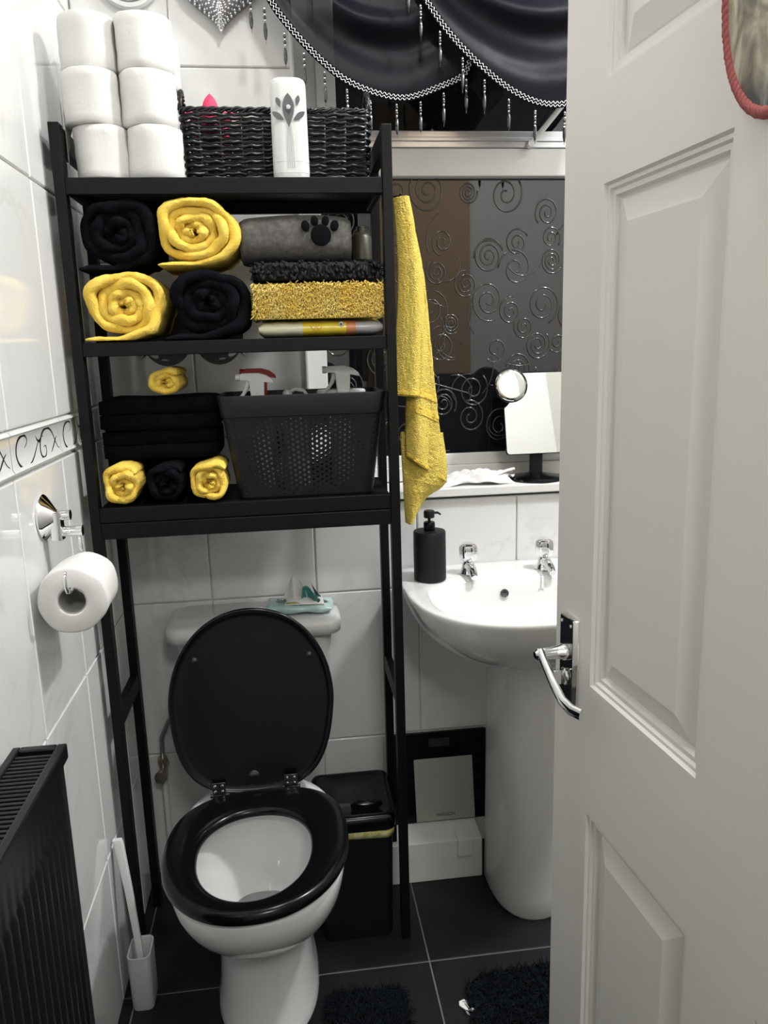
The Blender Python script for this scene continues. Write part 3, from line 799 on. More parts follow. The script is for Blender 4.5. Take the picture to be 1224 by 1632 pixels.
# soft pack with duck print
pk = thing('wipes_packet', 'slim pale packet with a yellow and orange duck print under the yellow mat', 'packet', (.0715, 1.548, 1.2866))
def pillow(hx, hy, hz, x0=-1, x1=1, n=24):
    rings = []
    for i in range(n+1):
        u = x0+(x1-x0)*i/n; k = (1-abs(u)**16)**.4*.5+.5; ring = []
        for j in range(32):
            a = 2*PI*j/32; c, s_ = math.cos(a), math.sin(a); q = (abs(c)**3+abs(s_)**3)**(-1/3)
            ring.append(V(hx*u, hy*q*c*(1-.05*(1-k)), hz+hz*q*s_*k*(1+.03*math.sin(u*17))))
        rings.append(ring)
    return rings
for nm, a, b, mt in (('film', -1, -.30, 'packcream'), ('film', -.30, -.28, 'packyellow'), ('yellow_print', -.28, .40, 'packyellow'), ('orange_print', .40, .56, 'packorange'), ('lilac_film', .56, 1, 'packgrey')):
    MB().loft(pillow(.114, .082, .0155, a, b, 10)).build(nm, M[mt], pk, smooth=True)
m_ = MB(); m_.lathe([(.0045, 0), (.0045, .0012), (.003, .002)], (.036, -.0815, .022), (0, -1, 0), 16); m_.build('printed_eye', M['grey_plastic'], pk, smooth=True)
m_ = MB(); m_.lathe([(.002, .0018), (.002, .0025)], (.036, -.0815, .022), (0, -1, 0), 12); m_.build('printed_pupil', M['print'], pk)
m_ = MB(); m_.tube([(-.020, -.0825, .020), (-.014, -.0825, .012), (-.010, -.0825, .020), (-.005, -.0825, .012), (.000, -.0825, .018)], .0006, 5).build('zigzag_print', M['packorange'], pk)

# ================================================================== perforated basket
pb = thing('perforated_basket', 'black plastic storage basket with a pattern of round holes, bottom shelf', 'basket', (.0305, 1.552, SH3))
PBH = .196
def pbpt(u, v, off=0):
    """u along the outline 0..1, v height 0..1"""
    k = v; x0 = .128+.026*k; y0 = .080+.014*k; r = .018
    L1, L2 = 2*(x0-r), 2*(y0-r); q = PI*r/2; T = 2*L1+2*L2+4*q; d = (u % 1)*T; x0 += off; y0 += off; r += off
    segs = [('l', L1, (-x0+r, -y0), (1, 0)), ('c', q, (x0-r, -y0+r), -PI/2), ('l', L2, (x0, -y0+r), (0, 1)), ('c', q, (x0-r, y0-r), 0),
            ('l', L1, (x0-r, y0), (-1, 0)), ('c', q, (-x0+r, y0-r), PI/2), ('l', L2, (-x0, y0-r), (0, -1)), ('c', q, (-x0+r, -y0+r), PI)]
    for ty, L, p, e in segs:
        if d <= L:
            if ty == 'l': return V(p[0]+e[0]*d, p[1]+e[1]*d, v*PBH)
            a = e+d/q*PI/2; return V(p[0]+r*math.cos(a), p[1]+r*math.sin(a), v*PBH)
        d -= L
    return V(-x0+r, -y0, v*PBH)
m_ = MB(); NU = 100; du = 1/NU; dv = .0098/PBH; T_ = 2*(.128-.018)*2+2*(.08-.018)*2
for i in range(NU):
    um = (i+.5)*du; c_ = pbpt(um, .5)
    for j in range(-1, 17):
        v0 = .02+dv*(j+(.5 if i % 2 else 0)); v1 = v0+dv
        v0c, v1c = max(v0, .02), min(v1, .80)
        if v1c <= v0c+1e-6: continue
        vm = (v0+v1)/2
        if abs(c_.y) > abs(c_.x)*.7: ex = ((c_.x)/.115)**2+((vm-.42)/.42)**2
        else: ex = ((c_.y)/.065)**2+((vm-.42)/.42)**2
        r = .0030*max(0, 1-ex*.85)**.5 if ex < 1.05 else 0
        ring_o = [(i*du, v0c), ((i+.5)*du, v0c), ((i+1)*du, v0c), ((i+1)*du, (v0c+v1c)/2), ((i+1)*du, v1c), ((i+.5)*du, v1c), (i*du, v1c), (i*du, (v0c+v1c)/2)]
        O_ = [pbpt(a, b) for a, b in ring_o]
        if r < .0008 or v0c != v0 or v1c != v1: m_.add(O_, [tuple(range(8))]); continue
        cu = r/.88
        I_ = [pbpt(um+cu*math.cos(a), vm+r/PBH*math.sin(a)) for a in [PI*1.25+PI/4*k for k in range(8)]]
        m_.add(O_+I_, [(k, (k+1) % 8, 8+(k+1) % 8, 8+k) for k in range(8)])
m_.build('perforated_wall', M['black_plastic'], pb, solid=.0016)
m_ = MB(); n = 96
m_.loft([[pbpt(i/n, v, o) for i in range(n)] for v, o in ((.795, .0008), (.80, .0035), (.985, .0045), (1.0, .0035), (1.0, -.001), (.80, -.001))], False, False)
m_.build('rim_band', M['black_plastic'], pb, smooth=True)
m_ = MB(); m_.loft([[pbpt(i/n, v, o) for i in range(n)] for v, o in ((.0, -.001), (.02, 0), (.025, -.001))]); m_.build('bottom', M['black_plastic'], pb)

# spray bottles standing in the basket
def spray(label, loc, rz, head, trig, sc=1.0, hgt=.19, coll=.205, tcol=None):
    t = thing('spray_bottle', label, 'spray bottle', loc, rz, 'trigger sprays in the perforated basket')
    m_ = MB(); m_.lathe([(.020, 0), (.026, .004), (.026, .11), (.022, .145), (.013, .165), (.0125, hgt-.012)], (0, 0, 0), (0, 0, 1), 24); m_.build('bottle', M['clear_plastic'] if tcol is None else tcol, t, smooth=True)
    m_ = MB(); m_.lathe([(.0145, hgt-.015), (.0145, hgt+.004), (.012, hgt+.006)], (0, 0, 0), (0, 0, 1), 24); m_.build('collar', head, t, smooth=True)
    # head: silhouette in XZ extruded in Y, tapered
    sil = [(-.013, .0), (.013, .0), (.0145, .034), (.020, .033), (.034, .030), (.032, .038), (.020, .047), (.004, .052), (-.030, .052), (-.030, .0505), (-.034, .0505), (-.034, .0385), (-.020, .0385), (-.016, .036), (-.0145, .020)]
    m_ = MB(); m_.loft([[V(x*k, y_, hgt+.004+z) for x, z in sil] for y_, k in ((-.0085, .96), (-.0075, 1), (.0075, 1), (.0085, .96))]); m_.build('trigger_head', head, t, smooth=True, bevel=.0008)
    m_ = MB(); m_.cyl((-.042, 0, hgt+.0485), (-.0335, 0, hgt+.0485), .0072, 14); m_.build('nozzle', head, t, smooth=True)
    m_ = MB(); pts = [(-.018, hgt+.040), (-.020, hgt+.028), (-.026, hgt+.014), (-.036, hgt+.007)]
    m_.tube([(x, 0, z) for x, z in bez([pts[0], pts[1], pts[2], pts[3]], 8)], [.0045]*5+[.0036]*3+[.002], 8); m_.build('trigger', trig, t, smooth=True)
    t.scale = (sc, sc, sc); return t
zz = SH3+.0055
spray('white trigger spray bottle standing at the left end of the perforated basket', (-.054, 1.535, zz), 0, M['white_plastic'], M['white_plastic'], .96, .183)
spray('spray bottle with a red nozzle behind the white one, left end of the basket', (-.050, 1.598, zz), .15, M['red_plastic'], M['red_plastic'], .94, .196)
spray('pale trigger spray bottle standing in the right half of the perforated basket', (.114, 1.556, zz), 0, M['white_plastic'], M['grey_plastic'], .96, .192)
cb = thing('dosing_bottle', 'cloudy plastic bottle with a round cap, middle of the perforated basket', 'bottle', (.015, 1.56, zz))
m_ = MB(); m_.lathe([(.024, 0), (.026, .004), (.026, .12), (.020, .150), (.011, .165), (.011, .172)], (0, 0, 0), (0, 0, 1), 24); m_.build('bottle', M['clear_plastic'], cb, smooth=True)
m_ = MB(); m_.sphere((-.012, -.004, .186), .0095, 12); m_.cyl((0, 0, .170), (0, 0, .182), .012, 16)
pts = [(-.008, 0, .190), (.004, 0, .195), (.020, 0, .192), (.026, 0, .184), (.020, 0, .176), (.004, 0, .176)]; m_.tube(pts, .0038, 8)
m_.build('cap', M['grey_plastic'], cb, smooth=True)
ld = thing('white_tub', 'white plastic tub with an oval lid at the right end of the perforated basket', 'tub', (.113, 1.588, zz))
m_ = MB(); ov = lambda k, z, a=.050, b=.028: [V(a*k*math.cos(2*PI*i/32), b*k*math.sin(2*PI*i/32)+.020, z) for i in range(32)]
ld.location = (.112, 1.578, zz)
m_.loft([ov(.7, 0, .03, .02), ov(.78, .004, .03, .02), ov(.8, .120, .03, .02)]).build('tub_body', M['white_plastic'], ld, smooth=True)
spare = ld
m_ = MB(); m_.loft([ov(.5, .1205), ov(.9, .1807), ov(1, .183), ov(1, .187), ov(.94, .190), ov(.5, .1905)]).build('lid', M['white_plastic'], ld, smooth=True)

# wall sticker on the tiles behind the rack
ws = thing('wall_sticker', 'black wall sticker of two round eyes with white glints, behind the rack', 'wall sticker', (-.195, BW, 1.30))
def ell(cx, cz, rx, rz, rot, y, n=32):
    return [V(cx+rx*math.cos(2*PI*i/n)*math.cos(rot)-rz*math.sin(2*PI*i/n)*math.sin(rot), y, cz+rx*math.cos(2*PI*i/n)*math.sin(rot)+rz*math.sin(2*PI*i/n)*math.cos(rot)) for i in range(n)]
for s0 in (-1, 1):
    m_ = MB(); m_.loft([ell(s0*.055, 0, .054, .062, 0, -.0004), ell(s0*.055, 0, .054, .062, 0, -.0012)]); e_ = m_.build('eye', M['print'], ws)
    m_ = MB()
    for cx, cz, a, b, r in ((-.030, -.037, .0125, .006, -.6), (-.010, -.033, .008, .004, -.4), (-.006, -.049, .008, .0018, -.1)):
        q = ell(s0*.055+(cx if s0 < 0 else -cx)*1.0, cz, a, b, r if s0 < 0 else -r, -.0013, 16); m_.loft([q, [p+V(0, -.0004, 0) for p in q]])
    m_.build('glint', M['tag'], e_)
    m_ = MB()
    for k in range(5):
        a = PI+.25+k*.09 if s0 < 0 else -.25-k*.09; p = V(s0*.055+.054*math.cos(a), -.0008, .062*math.sin(a)); m_.tube([p, p+V(s0*.014, 0, -.004-.002*k)], [.0014, .0003], 6)
    m_.build('lashes', M['bead'], e_)

# ================================================================== yellow towel hanging on the rack's side
ht = thing('hanging_towel', 'yellow terry towel hanging from the right side of the rack', 'towel', (.235, 1.5, .90))
def lerp_poly(P, t):
    n = len(P)-1; f = min(max(t, 0), 1)*n; i = min(int(f), n-1); u = f-i
    # catmull-rom
    p0, p1, p2, p3 = P[max(i-1, 0)], P[i], P[i+1], P[min(i+2, n)]
    return tuple(.5*((2*p1[k])+(-p0[k]+p2[k])*u+(2*p0[k]-5*p1[k]+4*p2[k]-p3[k])*u*u+(-p0[k]+3*p1[k]-3*p2[k]+p3[k])*u**3) for k in (0, 1))
def hang(name, Lp, Rp, Yc, folds, amp, material, ph=0, v0=0, v1=1, curl=.012, off=0):
    def fn(u, v):
        vv = v0+(v1-v0)*v; a = lerp_poly(Lp, vv); b = lerp_poly(Rp, vv); px = a[0]+(b[0]-a[0])*u; py = a[1]+(b[1]-a[1])*u
        p = at(px, py, Yc)
        y = amp*math.sin(u*PI*folds+ph+vv*1.2)*min(1, .3+vv*1.5)+curl*(abs(2*u-1)**3)+.0020*hsh(round(u*40), round(vv*90))
        return V(p.x-.235, y+Yc-1.5-off, p.z-.90)
    return MB().grid(fn, 26, 90).build(name, material, ht, smooth='all', solid=.0055)
S1L = [(628, 316), (632, 355), (636, 420), (636, 480), (632, 550), (627, 628)]
S1R = [(650, 313), (659, 360), (666, 430), (669, 500), (668, 560), (666, 630)]
S2L = [(640, 315), (648, 380), (657, 470), (660, 560), (650, 640), (649, 726)]
S2R = [(650, 316), (664, 375), (678, 450), (689, 560), (699, 660), (711, 768)]
S3L = [(640, 690), (643, 730), (646, 770), (650, 835)]
S3R = [(706, 690), (712, 765), (680, 795), (658, 834)]
hang('back_fold', S1L, S1R, 1.500, 1.0, .006, M['terry'], 0, off=.012)
hang('front_fold', S2L, S2R, 1.505, 2.1, .007, M['terry'], 2)
hang('lower_corner', S3L, S3R, 1.512, 1.5, .006, M['terry'], 1)
hang('woven_band', S2L, S2R, 1.505, 2.1, .007, M['terryband'], 2, .735, .765, off=.0015)
hang('woven_band', S2L, S2R, 1.505, 2.1, .007, M['terryband'], 2, .80, .825, off=.0015)
hang('hem', S1L, S1R, 1.500, 1.0, .006, M['terryband'], 0, .975, 1.002, off=.0135)
hang('hem', S2L, S2R, 1.505, 2.1, .007, M['terryband'], 2, .982, 1.002, off=.0015)
hk = MB(); hk.tube([(.2085-.235, .005, .636), (-.020, .003, .637), (-.008, .001, .637), (-.005, -.002, .640)], .003, 8); hk.build('hook', M['black_metal'], ht, smooth=True)

# ================================================================== toilet
tl = thing('toilet', 'white close-coupled toilet with a raised black seat lid', 'toilet', (-.093, 1.40, 0))
TX, TY = -.093, 1.40
def egg(cx, cy, rx, ryf, ryb, z, n=56, sq=2.2, sqb=2.6, tilt=(0, 0)):
    out = []
    for i in range(n):
        a = 2*PI*i/n; c, s_ = math.cos(a), math.sin(a); e = sqb if s_ > 0 else sq
        q = (abs(c)**e+abs(s_)**e)**(-1/e); x = cx+rx*q*c; y = cy+(ryb if s_ > 0 else ryf)*q*s_
        out.append(V(x, y, z+tilt[0]*(x-cx)+tilt[1]*(y-cy)))
    return out
cy = 1.235-TY
bw_ = MB()
outer = [egg(-.002, -.03, .103, .165, .21, 0), egg(-.002, -.03, .101, .163, .21, .012), egg(-.002, -.03, .093, .150, .20, .05), egg(-.002, -.03, .089, .142, .19, .12), egg(-.002, -.04, .090, .140, .20, .20),
         egg(0, -.07, .096, .132, .20, .232), egg(0, -.10, .118, .150, .22, .258), egg(0, -.125, .141, .172, .24, .30), egg(0, cy+.02, .152, .188, .25, .35), egg(0, cy+.02, .156, .190, .25, .386), egg(0, cy+.02, .153, .187, .247, .394)]
inner = [egg(0, cy+.02, .112, .150, .12, .394), egg(0, cy+.02, .107, .145, .115, .388), egg(0, cy+.02, .112, .150, .120, .37), egg(0, cy+.02, .098, .128, .11, .31), egg(0, cy+.03, .070, .085, .09, .24), egg(0, cy+.05, .045, .050, .06, .205), egg(0, cy+.06, .02, .02, .03, .195)]
bw_.loft(outer+inner).build('bowl', M['china'], tl, smooth='all', sub=1)
MB().loft([egg(0, cy+.035, .064, .078, .082, .232, 32), egg(0, cy+.035, .066, .08, .084, .2325, 32)]).build('water', mat('bowl_water', (.75, .78, .77), .02, trans=1), tl)
# cistern
cs = MB()
def cis(z, x0, x1, yf, bow, r=.03):
    o_ = rrect(x0, x1, yf-TY, BW-.001-TY, r, 6); out = []
    for x, y in o_:
        if y < yf-TY+.05: y -= bow*(1-((x-(x0+x1)/2)/((x1-x0)/2))**2)
        out.append(V(x-TX, y, z))
    return out
cs.loft([cis(.395, -.235, .045, 1.645, .01), cis(.40, -.240, .050, 1.64, .012), cis(.55, -.258, .065, 1.635, .02), cis(.645, -.268, .075, 1.632, .026), cis(.650, -.266, .073, 1.634, .026)]).build('cistern', M['china'], tl, smooth=True)
cs = MB(); cs.loft([cis(.6505, -.275, .082, 1.63, .03), cis(.655, -.288, .095, 1.615, .035), cis(.677, -.289, .096, 1.613, .036), cis(.687, -.284, .091, 1.618, .036), cis(.690, -.27, .078, 1.63, .034)]).build('cistern_lid', M['china'], tl, smooth='all')
MB().cyl((-.09-TX, 1.69-TY, .6895), (-.09-TX, 1.69-TY, .695), .019, 24).build('flush_button', M['chrome'], tl, smooth=True)
# seat and lid
st_ = MB(); tt = (.035, 0.0); zs = .404
SC = V(0, 1.24-TY, 0)
def seg_(k, z, hole=False):
    if hole: return egg(-.003, SC.y-.015, .098*k, .132*k, .108*k, z, 56, 2.1, 2.2, tt)
    return egg(0, SC.y, .163*k, .190*k, .168*k, z, 56, 2.1, 2.7, tt)
st_.loft([seg_(.97, zs-.004), seg_(1.0, zs), seg_(1.0, zs+.010), seg_(.975, zs+.018), seg_(.93, zs+.020), seg_(1.10, zs+.019, True), seg_(1.03, zs+.014, True), seg_(1.0, zs+.006, True), seg_(1.02, zs-.003, True), seg_(.97, zs-.004)], False, False)
so = st_.build('seat', M['black_gloss'], tl, smooth='all', sub=1)
# lid, standing up: local frame with origin at hinge line
ldm = MB()
def lidring(k, d, n=56):
    out = []
    for i in range(n):
        a = 2*PI*i/n; c, s_ = math.cos(a), math.sin(a); e = 2.1 if s_ > 0 else 3.0
        q = (abs(c)**e+abs(s_)**e)**(-1/e); out.append(V(.162*k*q*c*(1-.10*(s_ < 0)*abs(s_)), d, .180+(.190 if s_ > 0 else .178)*k*q*s_))
    return out
ldm.loft([lidring(.90, .004), lidring(.955, .0035), lidring(.97, -.001), lidring(1.0, .0), lidring(1.005, .006), lidring(.99, .013), lidring(.93, .018), lidring(.5, .021)])
lo = ldm.build('lid', M['black_gloss'], tl, smooth='all', sub=1)
lo.location = (-.103-TX, 1.412-TY, .405); lo.rotation_euler = (-.19, math.radians(2.0), math.radians(2))
for x, z in ((-.110, .272), (.114, .272)): MB().lathe([(.0065, -.003), (.0065, .002), (.004, .0055), (.001, .0065)], (x, .002, z), (0, -1, 0), 16).build('bumper', M['rubber'], lo, smooth=True)
MB().loft([[V(x, y_, .040+z) for x, z in [(.010*math.cos(a)*k, .0075*max(math.sin(a), -.35)*k) for a in [2*PI*i/24 for i in range(24)]]] for y_, k in ((.004, 1), (.0005, 1), (.000, .8))]).build('badge', M['darkchrome'], lo, smooth=True)
for x in (-.070, .070):
    hg = bpy.data.objects.new('hinge', None); COL.objects.link(hg); hg.parent = tl; hg.location = (-.100+x-TX, 1.408-TY, .412+x*.035)
    hm = MB(); hm.cyl((-.018, 0, .003), (.018, 0, .003), .0045, 12); hm.box((-.014, -.012, -.0035), (.014, .012, -.001)); hm.box((-.013, -.0045, .006), (.013, -.002, .032))
    hm.build('hinge_plates', M['darkchrome'], hg, smooth=True, bevel=.0006)
    hm = MB()
    for a, b in ((-.007, .014), (.007, .014), (-.007, .026), (.007, .026)): hm.lathe([(.003, 0), (.003, .0012), (.0015, .002)], (a, -.0045, b), (0, -1, 0), 10)
    hm.build('screws', M['chrome'], hg, smooth=True)
# inlet valve beside the toilet
vl = thing('inlet_valve', 'worn metal inlet valve and hose in the corner behind the toilet', 'valve', (-.335, 1.735, .30))
m_ = MB(); m_.cyl((.0, -.03, .0), (.0, .028, .0), .010, 14); m_.cyl((0, 0, -.022), (0, 0, .022), .009, 14); m_.cyl((0, -.03, 0), (0, -.045, 0), .015, 6); m_.cyl((0, 0, .018), (0, 0, .030), .013, 6); m_.build('valve_body', M['brass'], vl, smooth=True)
m_ = MB(); m_.tube([(0, 0, .028), (.002, 0, .08), (.025, -.02, .13), (.060, -.04, .17), (.07, -.045, .20)], .006, 10); m_.build('hose', M['silver'], vl, smooth=True)
m_ = MB(); m_.cyl((0, 0, -.30), (0, 0, -.02), .0075, 12); m_.build('pipe', M['upvc'], vl, smooth=True)

# wipes pack on the cistern
wp = thing('wet_wipes_pack', 'aqua pack of wet wipes on the cistern lid, one white wipe standing out', 'wipes pack', (.008, 1.680, .6905), -.10)
rings = []
for i in range(25):
    u = -1+2*i/24; k = (1-abs(u)**4)**.6*.93+.07; ring = []
    for j in range(28):
        a = 2*PI*j/28; c, s_ = math.cos(a), math.sin(a); q = (abs(c)**2.6+abs(s_)**2.6)**(-1/2.6)
        ring.append(V(.074*u, .040*q*c*(.92+.08*k)+.003*math.sin(u*7), max(.0006, .0125+(.0125*q*s_)*k*(1+.12*math.sin(u*6+c*3))+(.006*(u < -.75)*(abs(u)-.75)*4))))
    rings.append(ring)
MB().loft(rings).build('film', M['aqua'], wp, smooth='all')
m_ = MB(); m_.grid(lambda u, v: V(-.034+u*.090*(1-.1*v), -.036+.055*v, .0245+.0045*math.sin(u*PI)*math.sin(v*PI)+.004*v), 10, 8).build('label_flap', M['tag'], wp, smooth='all', solid=.0008)
m_ = MB(); m_.grid(lambda u, v: V(.040+.026*u, -.030+.042*v*(.6+.4*u), .027-.012*u+.003*math.sin(v*3)), 8, 8).build('dark_print', M['navy'], wp, smooth='all', solid=.0006)
m_ = MB(); m_.grid(lambda u, v: V(-.028+.030*u, -.034+.008*v, .0262+.001*math.sin(u*PI)), 6, 3).build('lime_print', M['lime'], wp, solid=.0006)
tw = MB()
def wipe(u, v):
    a = (u-.5)*2; wdt = .030*(1-.55*v)
    return V(-.012+a*wdt+.010*v-.006*v*v, -.006+.006*math.sin(u*9+v*2)*(1-.5*v), .024+.058*v*(1-.25*abs(a)**1.5)+.003*math.sin(u*7))
tw.grid(wipe, 18, 14).build('pulled_wipe', M['paper'], wp, smooth='all', solid=.0008)
m_ = MB(); m_.grid(lambda u, v: V(.004+.034*u+.004*v, -.014+.010*math.sin(u*5)-.004*v, .027+.032*v*(1-.5*u)+.004*math.sin(u*6)), 12, 8).build('teal_print', M['teal'], wp, smooth='all', solid=.0008)
m_ = MB(); m_.grid(lambda u, v: V(.036+.014*u-.010*v, .004, .026+.034*v*(1-.7*u)), 6, 6).build('dark_corner', M['navy'], wp, smooth='all', solid=.0008)
text('soft', .019, M['navy'], wp, (-.040, -.0215, .0295), (math.radians(35), 0, math.radians(-42)), 'lettering')

# ================================================================== holder and roll on the left wall
hd_ = thing('toilet_roll_holder', 'chrome wire toilet roll holder fixed to the tiled left wall', 'roll holder', (LW, 1.235, 1.02))
m_ = MB(); m_.lathe([(.035, 0), (.036, .003), (.033, .006), (.012, .020), (.009, .024)], (.0005, 0, 0), (1, 0, 0), 28); m_.build('wall_plate', M['chrome'], hd_, smooth=True)
m_ = MB(); m_.cyl((.020, 0, .002), (.042, 0, .002), .0082, 16); m_.build('knob', M['chrome'], hd_, smooth=True)
m_ = MB()
m_.loft([[V(x, y, z) for x, y in rrect(.012, .029, -.013, .011, .003, 3)] for z in (-.036, -.034, .008)]); m_.cyl((.014, 0, -.024), (.058, 0, -.024), .0086, 16)
m_.build('bracket', M['chrome'], hd_, smooth=True)
m_ = MB(); m_.lathe([(.003, 0), (.003, .004), (.001, .006)], (.038, -.008, -.024), (0, -1, 0), 12); m_.build('grub_screw', M['chrome'], hd_, smooth=True)
m_ = MB()
# wire: down behind the roll, along its core and up at the near end
wz = .908-1.02+.020
cxr = .0595
pts = [(.048, .006, -.022), (.050, .010, -.06), (.052, .0115, -.085), (cxr, .010, wz-.003), (cxr, .002, wz), (cxr, -.05, wz+.0005), (cxr, -.108, wz+.001), (cxr-.001, -.116, wz+.003), (cxr-.002, -.1175, wz+.010), (cxr-.003, -.117, wz+.026), (cxr-.003, -.115, wz+.029)]
m_.tube(pts, .0031, 10); m_.sphere((cxr-.003, -.115, wz+.030), .0035, 10); m_.build('wire_arm', M['chrome'], hd_, smooth='all')
tr_ = paper_roll('white toilet roll hanging on the chrome wall holder', (LW+.0595, 1.2365, .908), .0500, .100, group=None, seed=5, core=.0205, seam=False)
tr_.location = (LW+.0545, 1.238, .9115); tr_.rotation_euler = (PI/2, 0, .03)

# ================================================================== radiator
ra = thing('radiator', 'black panel radiator on the left wall with a slatted top grille', 'radiator', (LW, .60, 0))
ra_x0, ra_x1, ra_y0, ra_y1, rz0, rz1 = .018, .082, -.42, .360, .13, .776
m_ = MB(); rings = []
for z, d in ((rz0, .0), (rz0+.004, .003)): pass
fl = MB(); N = 0
ys = []; y = ra_y0+.02
prof = [(ra_y0, -.004), (ra_y0+.006, 0)]
pitch = .0205; k = 0
yy = ra_y1-.018-pitch*int((ra_y1-ra_y0-.04)/pitch)
while yy+pitch <= ra_y1-.012:
    prof += [(yy, 0), (yy+.004, .0035), (yy+.0105, .0035), (yy+.0145, 0)]; yy += pitch
prof += [(ra_y1-.006, 0), (ra_y1, -.004)]
rings = []
for z, k in ((rz0+.001, 0), (rz0+.03, 0), (rz0+.038, 1), (.690, 1), (.700, 0), (.748, 0), (.760, 0)):
    rings.append([V(ra_x1-.010+(.004)+d*k*(1 if d > 0 else 1)+(d if d < 0 else 0), y, z) for y, d in prof])
fl.loft(rings, False, False, closed=False).build('front_panel', M['rad'], ra, smooth=True, solid=.0012)
m_ = MB(); m_.box((ra_x0, ra_y0+.002, rz0), (ra_x0+.004, ra_y1-.002, .762)); m_.build('rear_panel', M['rad'], ra)
m_ = MB(); m_.box((ra_x0+.0045, ra_y1-.006, rz0), (ra_x1-.009, ra_y1, .758), 0); m_.build('side_panel', M['rad'], ra, bevel=.001)
m_ = MB(); m_.box((ra_x0+.0045, ra_y0, rz0), (ra_x1-.009, ra_y0+.006, .758), 0); m_.build('side_panel', M['rad'], ra, bevel=.001)
gt = MB(); gt.box((ra_x0-.003, ra_y0-.002, .762), (ra_x0+.007, ra_y1+.002, rz1)); gt.box((ra_x1-.012, ra_y0-.002, .755), (ra_x1, ra_y1+.002, rz1)); gt.box((ra_x0+.007, ra_y1-.010, .765), (ra_x1-.012, ra_y1+.002, rz1)); gt.box((ra_x0+.007, ra_y0-.002, .765), (ra_x1-.012, ra_y0+.010, rz1))
gt.build('grille_frame', M['rad'], ra, bevel=.002)
gbm = None; y = ra_y1-.022
while y > ra_y0+.015:
    if gbm is None:
        o = MB().box((ra_x0+.0065, -.0024, .766), (ra_x1-.0115, .0024, .7735)).build('grille_bar', M['rad'], ra, bevel=.001); gbm = o.data
    else:
        o2 = o.copy(); COL.objects.link(o2); o2.location = (0, y, 0); y -= .0088; continue
    o.location = (0, y, 0); y -= .0088
m_ = MB()
for y in (-.3, .25): m_.box((.0002, y, .2), (ra_x0, y+.03, .7))
m_.build('wall_brackets', M['rad'], ra)
m_ = MB()
for y in (ra_y0+.03, ra_y1-.05): m_.cyl((.045, y, 0.0), (.045, y, rz0+.002), .008, 12)
m_.build('feed_pipes', M['chrome'], ra, smooth=True)

# toilet brush
tb = thing('toilet_brush', 'pale grey toilet brush with a flat handle, in its cup by the left wall', 'toilet brush', (-.342, 1.375, 0))
m_ = MB(); cb_ = lambda k, z, t=0: [V((x)*k, (y)*k, z) for x, y in rrect(-.022+t, .022-t, -.032+t, .032-t, .012-t*.5, 5)]
m_.loft([cb_(.9, 0), cb_(.95, .004), cb_(1, .118), cb_(1, .120), cb_(1, .120, .002), cb_(1, .118, .003), cb_(.9, .012, .003)]).build('cup', M['grey_plastic'], tb, smooth=True)
m_ = MB(); m_.lathe([(.010, .014), (.015, .02), (.0165, .06), (.013, .085), (.006, .09)], (0, 0, 0), (0, 0, 1), 16); m_.build('bristle_head', M['rubber'], tb, smooth=True)
m_ = MB(); m_.loft([[V(cx+x, cyy+y, z) for x, y in rrect(-w_, w_, -d_, d_, .002, 3)] for cx, cyy, z, w_, d_ in ((0, -.002, .07, .006, .004), (-.004, .002, .14, .0065, .0045), (-.014, .014, .24, .0075, .005), (-.028, .030, .335, .009, .0055), (-.030, .031, .340, .0085, .005))]).build('handle', M['white_plastic'], tb, smooth=True)

# ================================================================== basin
sk = thing('pedestal_basin', 'white ceramic pedestal basin under the window, partly behind the door', 'basin', (.480, 1.60, 0))
KX, KY = .480, 1.60
def bas(k, z, wx=.250, yf=1.315, yb=BW-.001, e=2.6, sh=0):
    """D-shaped outline: flat back, curved front"""
    out = []; n = 72; yc = 1.60
    for i in range(n):
        a = 2*PI*i/n; c, s_ = math.cos(a), math.sin(a)
        if s_ >= 0: ee = 7; ry = yb-yc
        else: ee = e; ry = yc-yf
        q = (abs(c)**ee+abs(s_)**ee)**(-1/ee)
        kk = k; y = ry*q*s_
        if s_ < 0: y *= kk
        out.append(V(wx*kk*q*c+sh, y+yc-KY, z))
    return out
def bowl(kx, kf, z, yb):
    out = []; n = 72; yc = 1.50
    for i in range(n):
        a = 2*PI*i/n; c, s_ = math.cos(a), math.sin(a)
        if s_ >= 0: ee = 4; ry = yb-yc
        else: ee = 2.3; ry = (yc-1.340)*kf
        q = (abs(c)**ee+abs(s_)**ee)**(-1/ee); out.append(V(kx*q*c, ry*q*s_+yc-KY, z))
    return out
m_ = MB()
RZ = .755
outer = [bas(.30, .588, e=2.2), bas(.42, .596, e=2.2), bas(.60, .614, e=2.2), bas(.77, .640, e=2.2), bas(.885, .672, e=2.3), bas(.955, .704, e=2.4), bas(.985, .730, e=2.5), bas(1, .745, e=2.6), bas(.998, .752, e=2.6), bas(.985, RZ, e=2.6)]
inn = [bowl(.208, 1.02, RZ, 1.628), bowl(.203, .99, RZ-.004, 1.624), bowl(.190, .93, RZ-.03, 1.612), bowl(.165, .83, RZ-.07, 1.60), bowl(.120, .62, RZ-.105, 1.575), bowl(.05, .25, RZ-.122, 1.53), bowl(.015, .08, RZ-.124, 1.51)]
m_.loft(outer+inn).build('bowl', M['china'], sk, smooth='all', sub=1)
m_ = MB()
def pedr(k, z, yf): 
    out = []
    for i in range(40):
        a = 2*PI*i/40; c, s_ = math.cos(a), math.sin(a)
        yc = 1.60; ry = (yf if s_ < 0 else .062); e = 2.3 if s_ < 0 else 5
        q = (abs(c)**e+abs(s_)**e)**(-1/e); out.append(V(.022+.086*k*q*c, ry*q*s_+yc-KY, z))
    return out
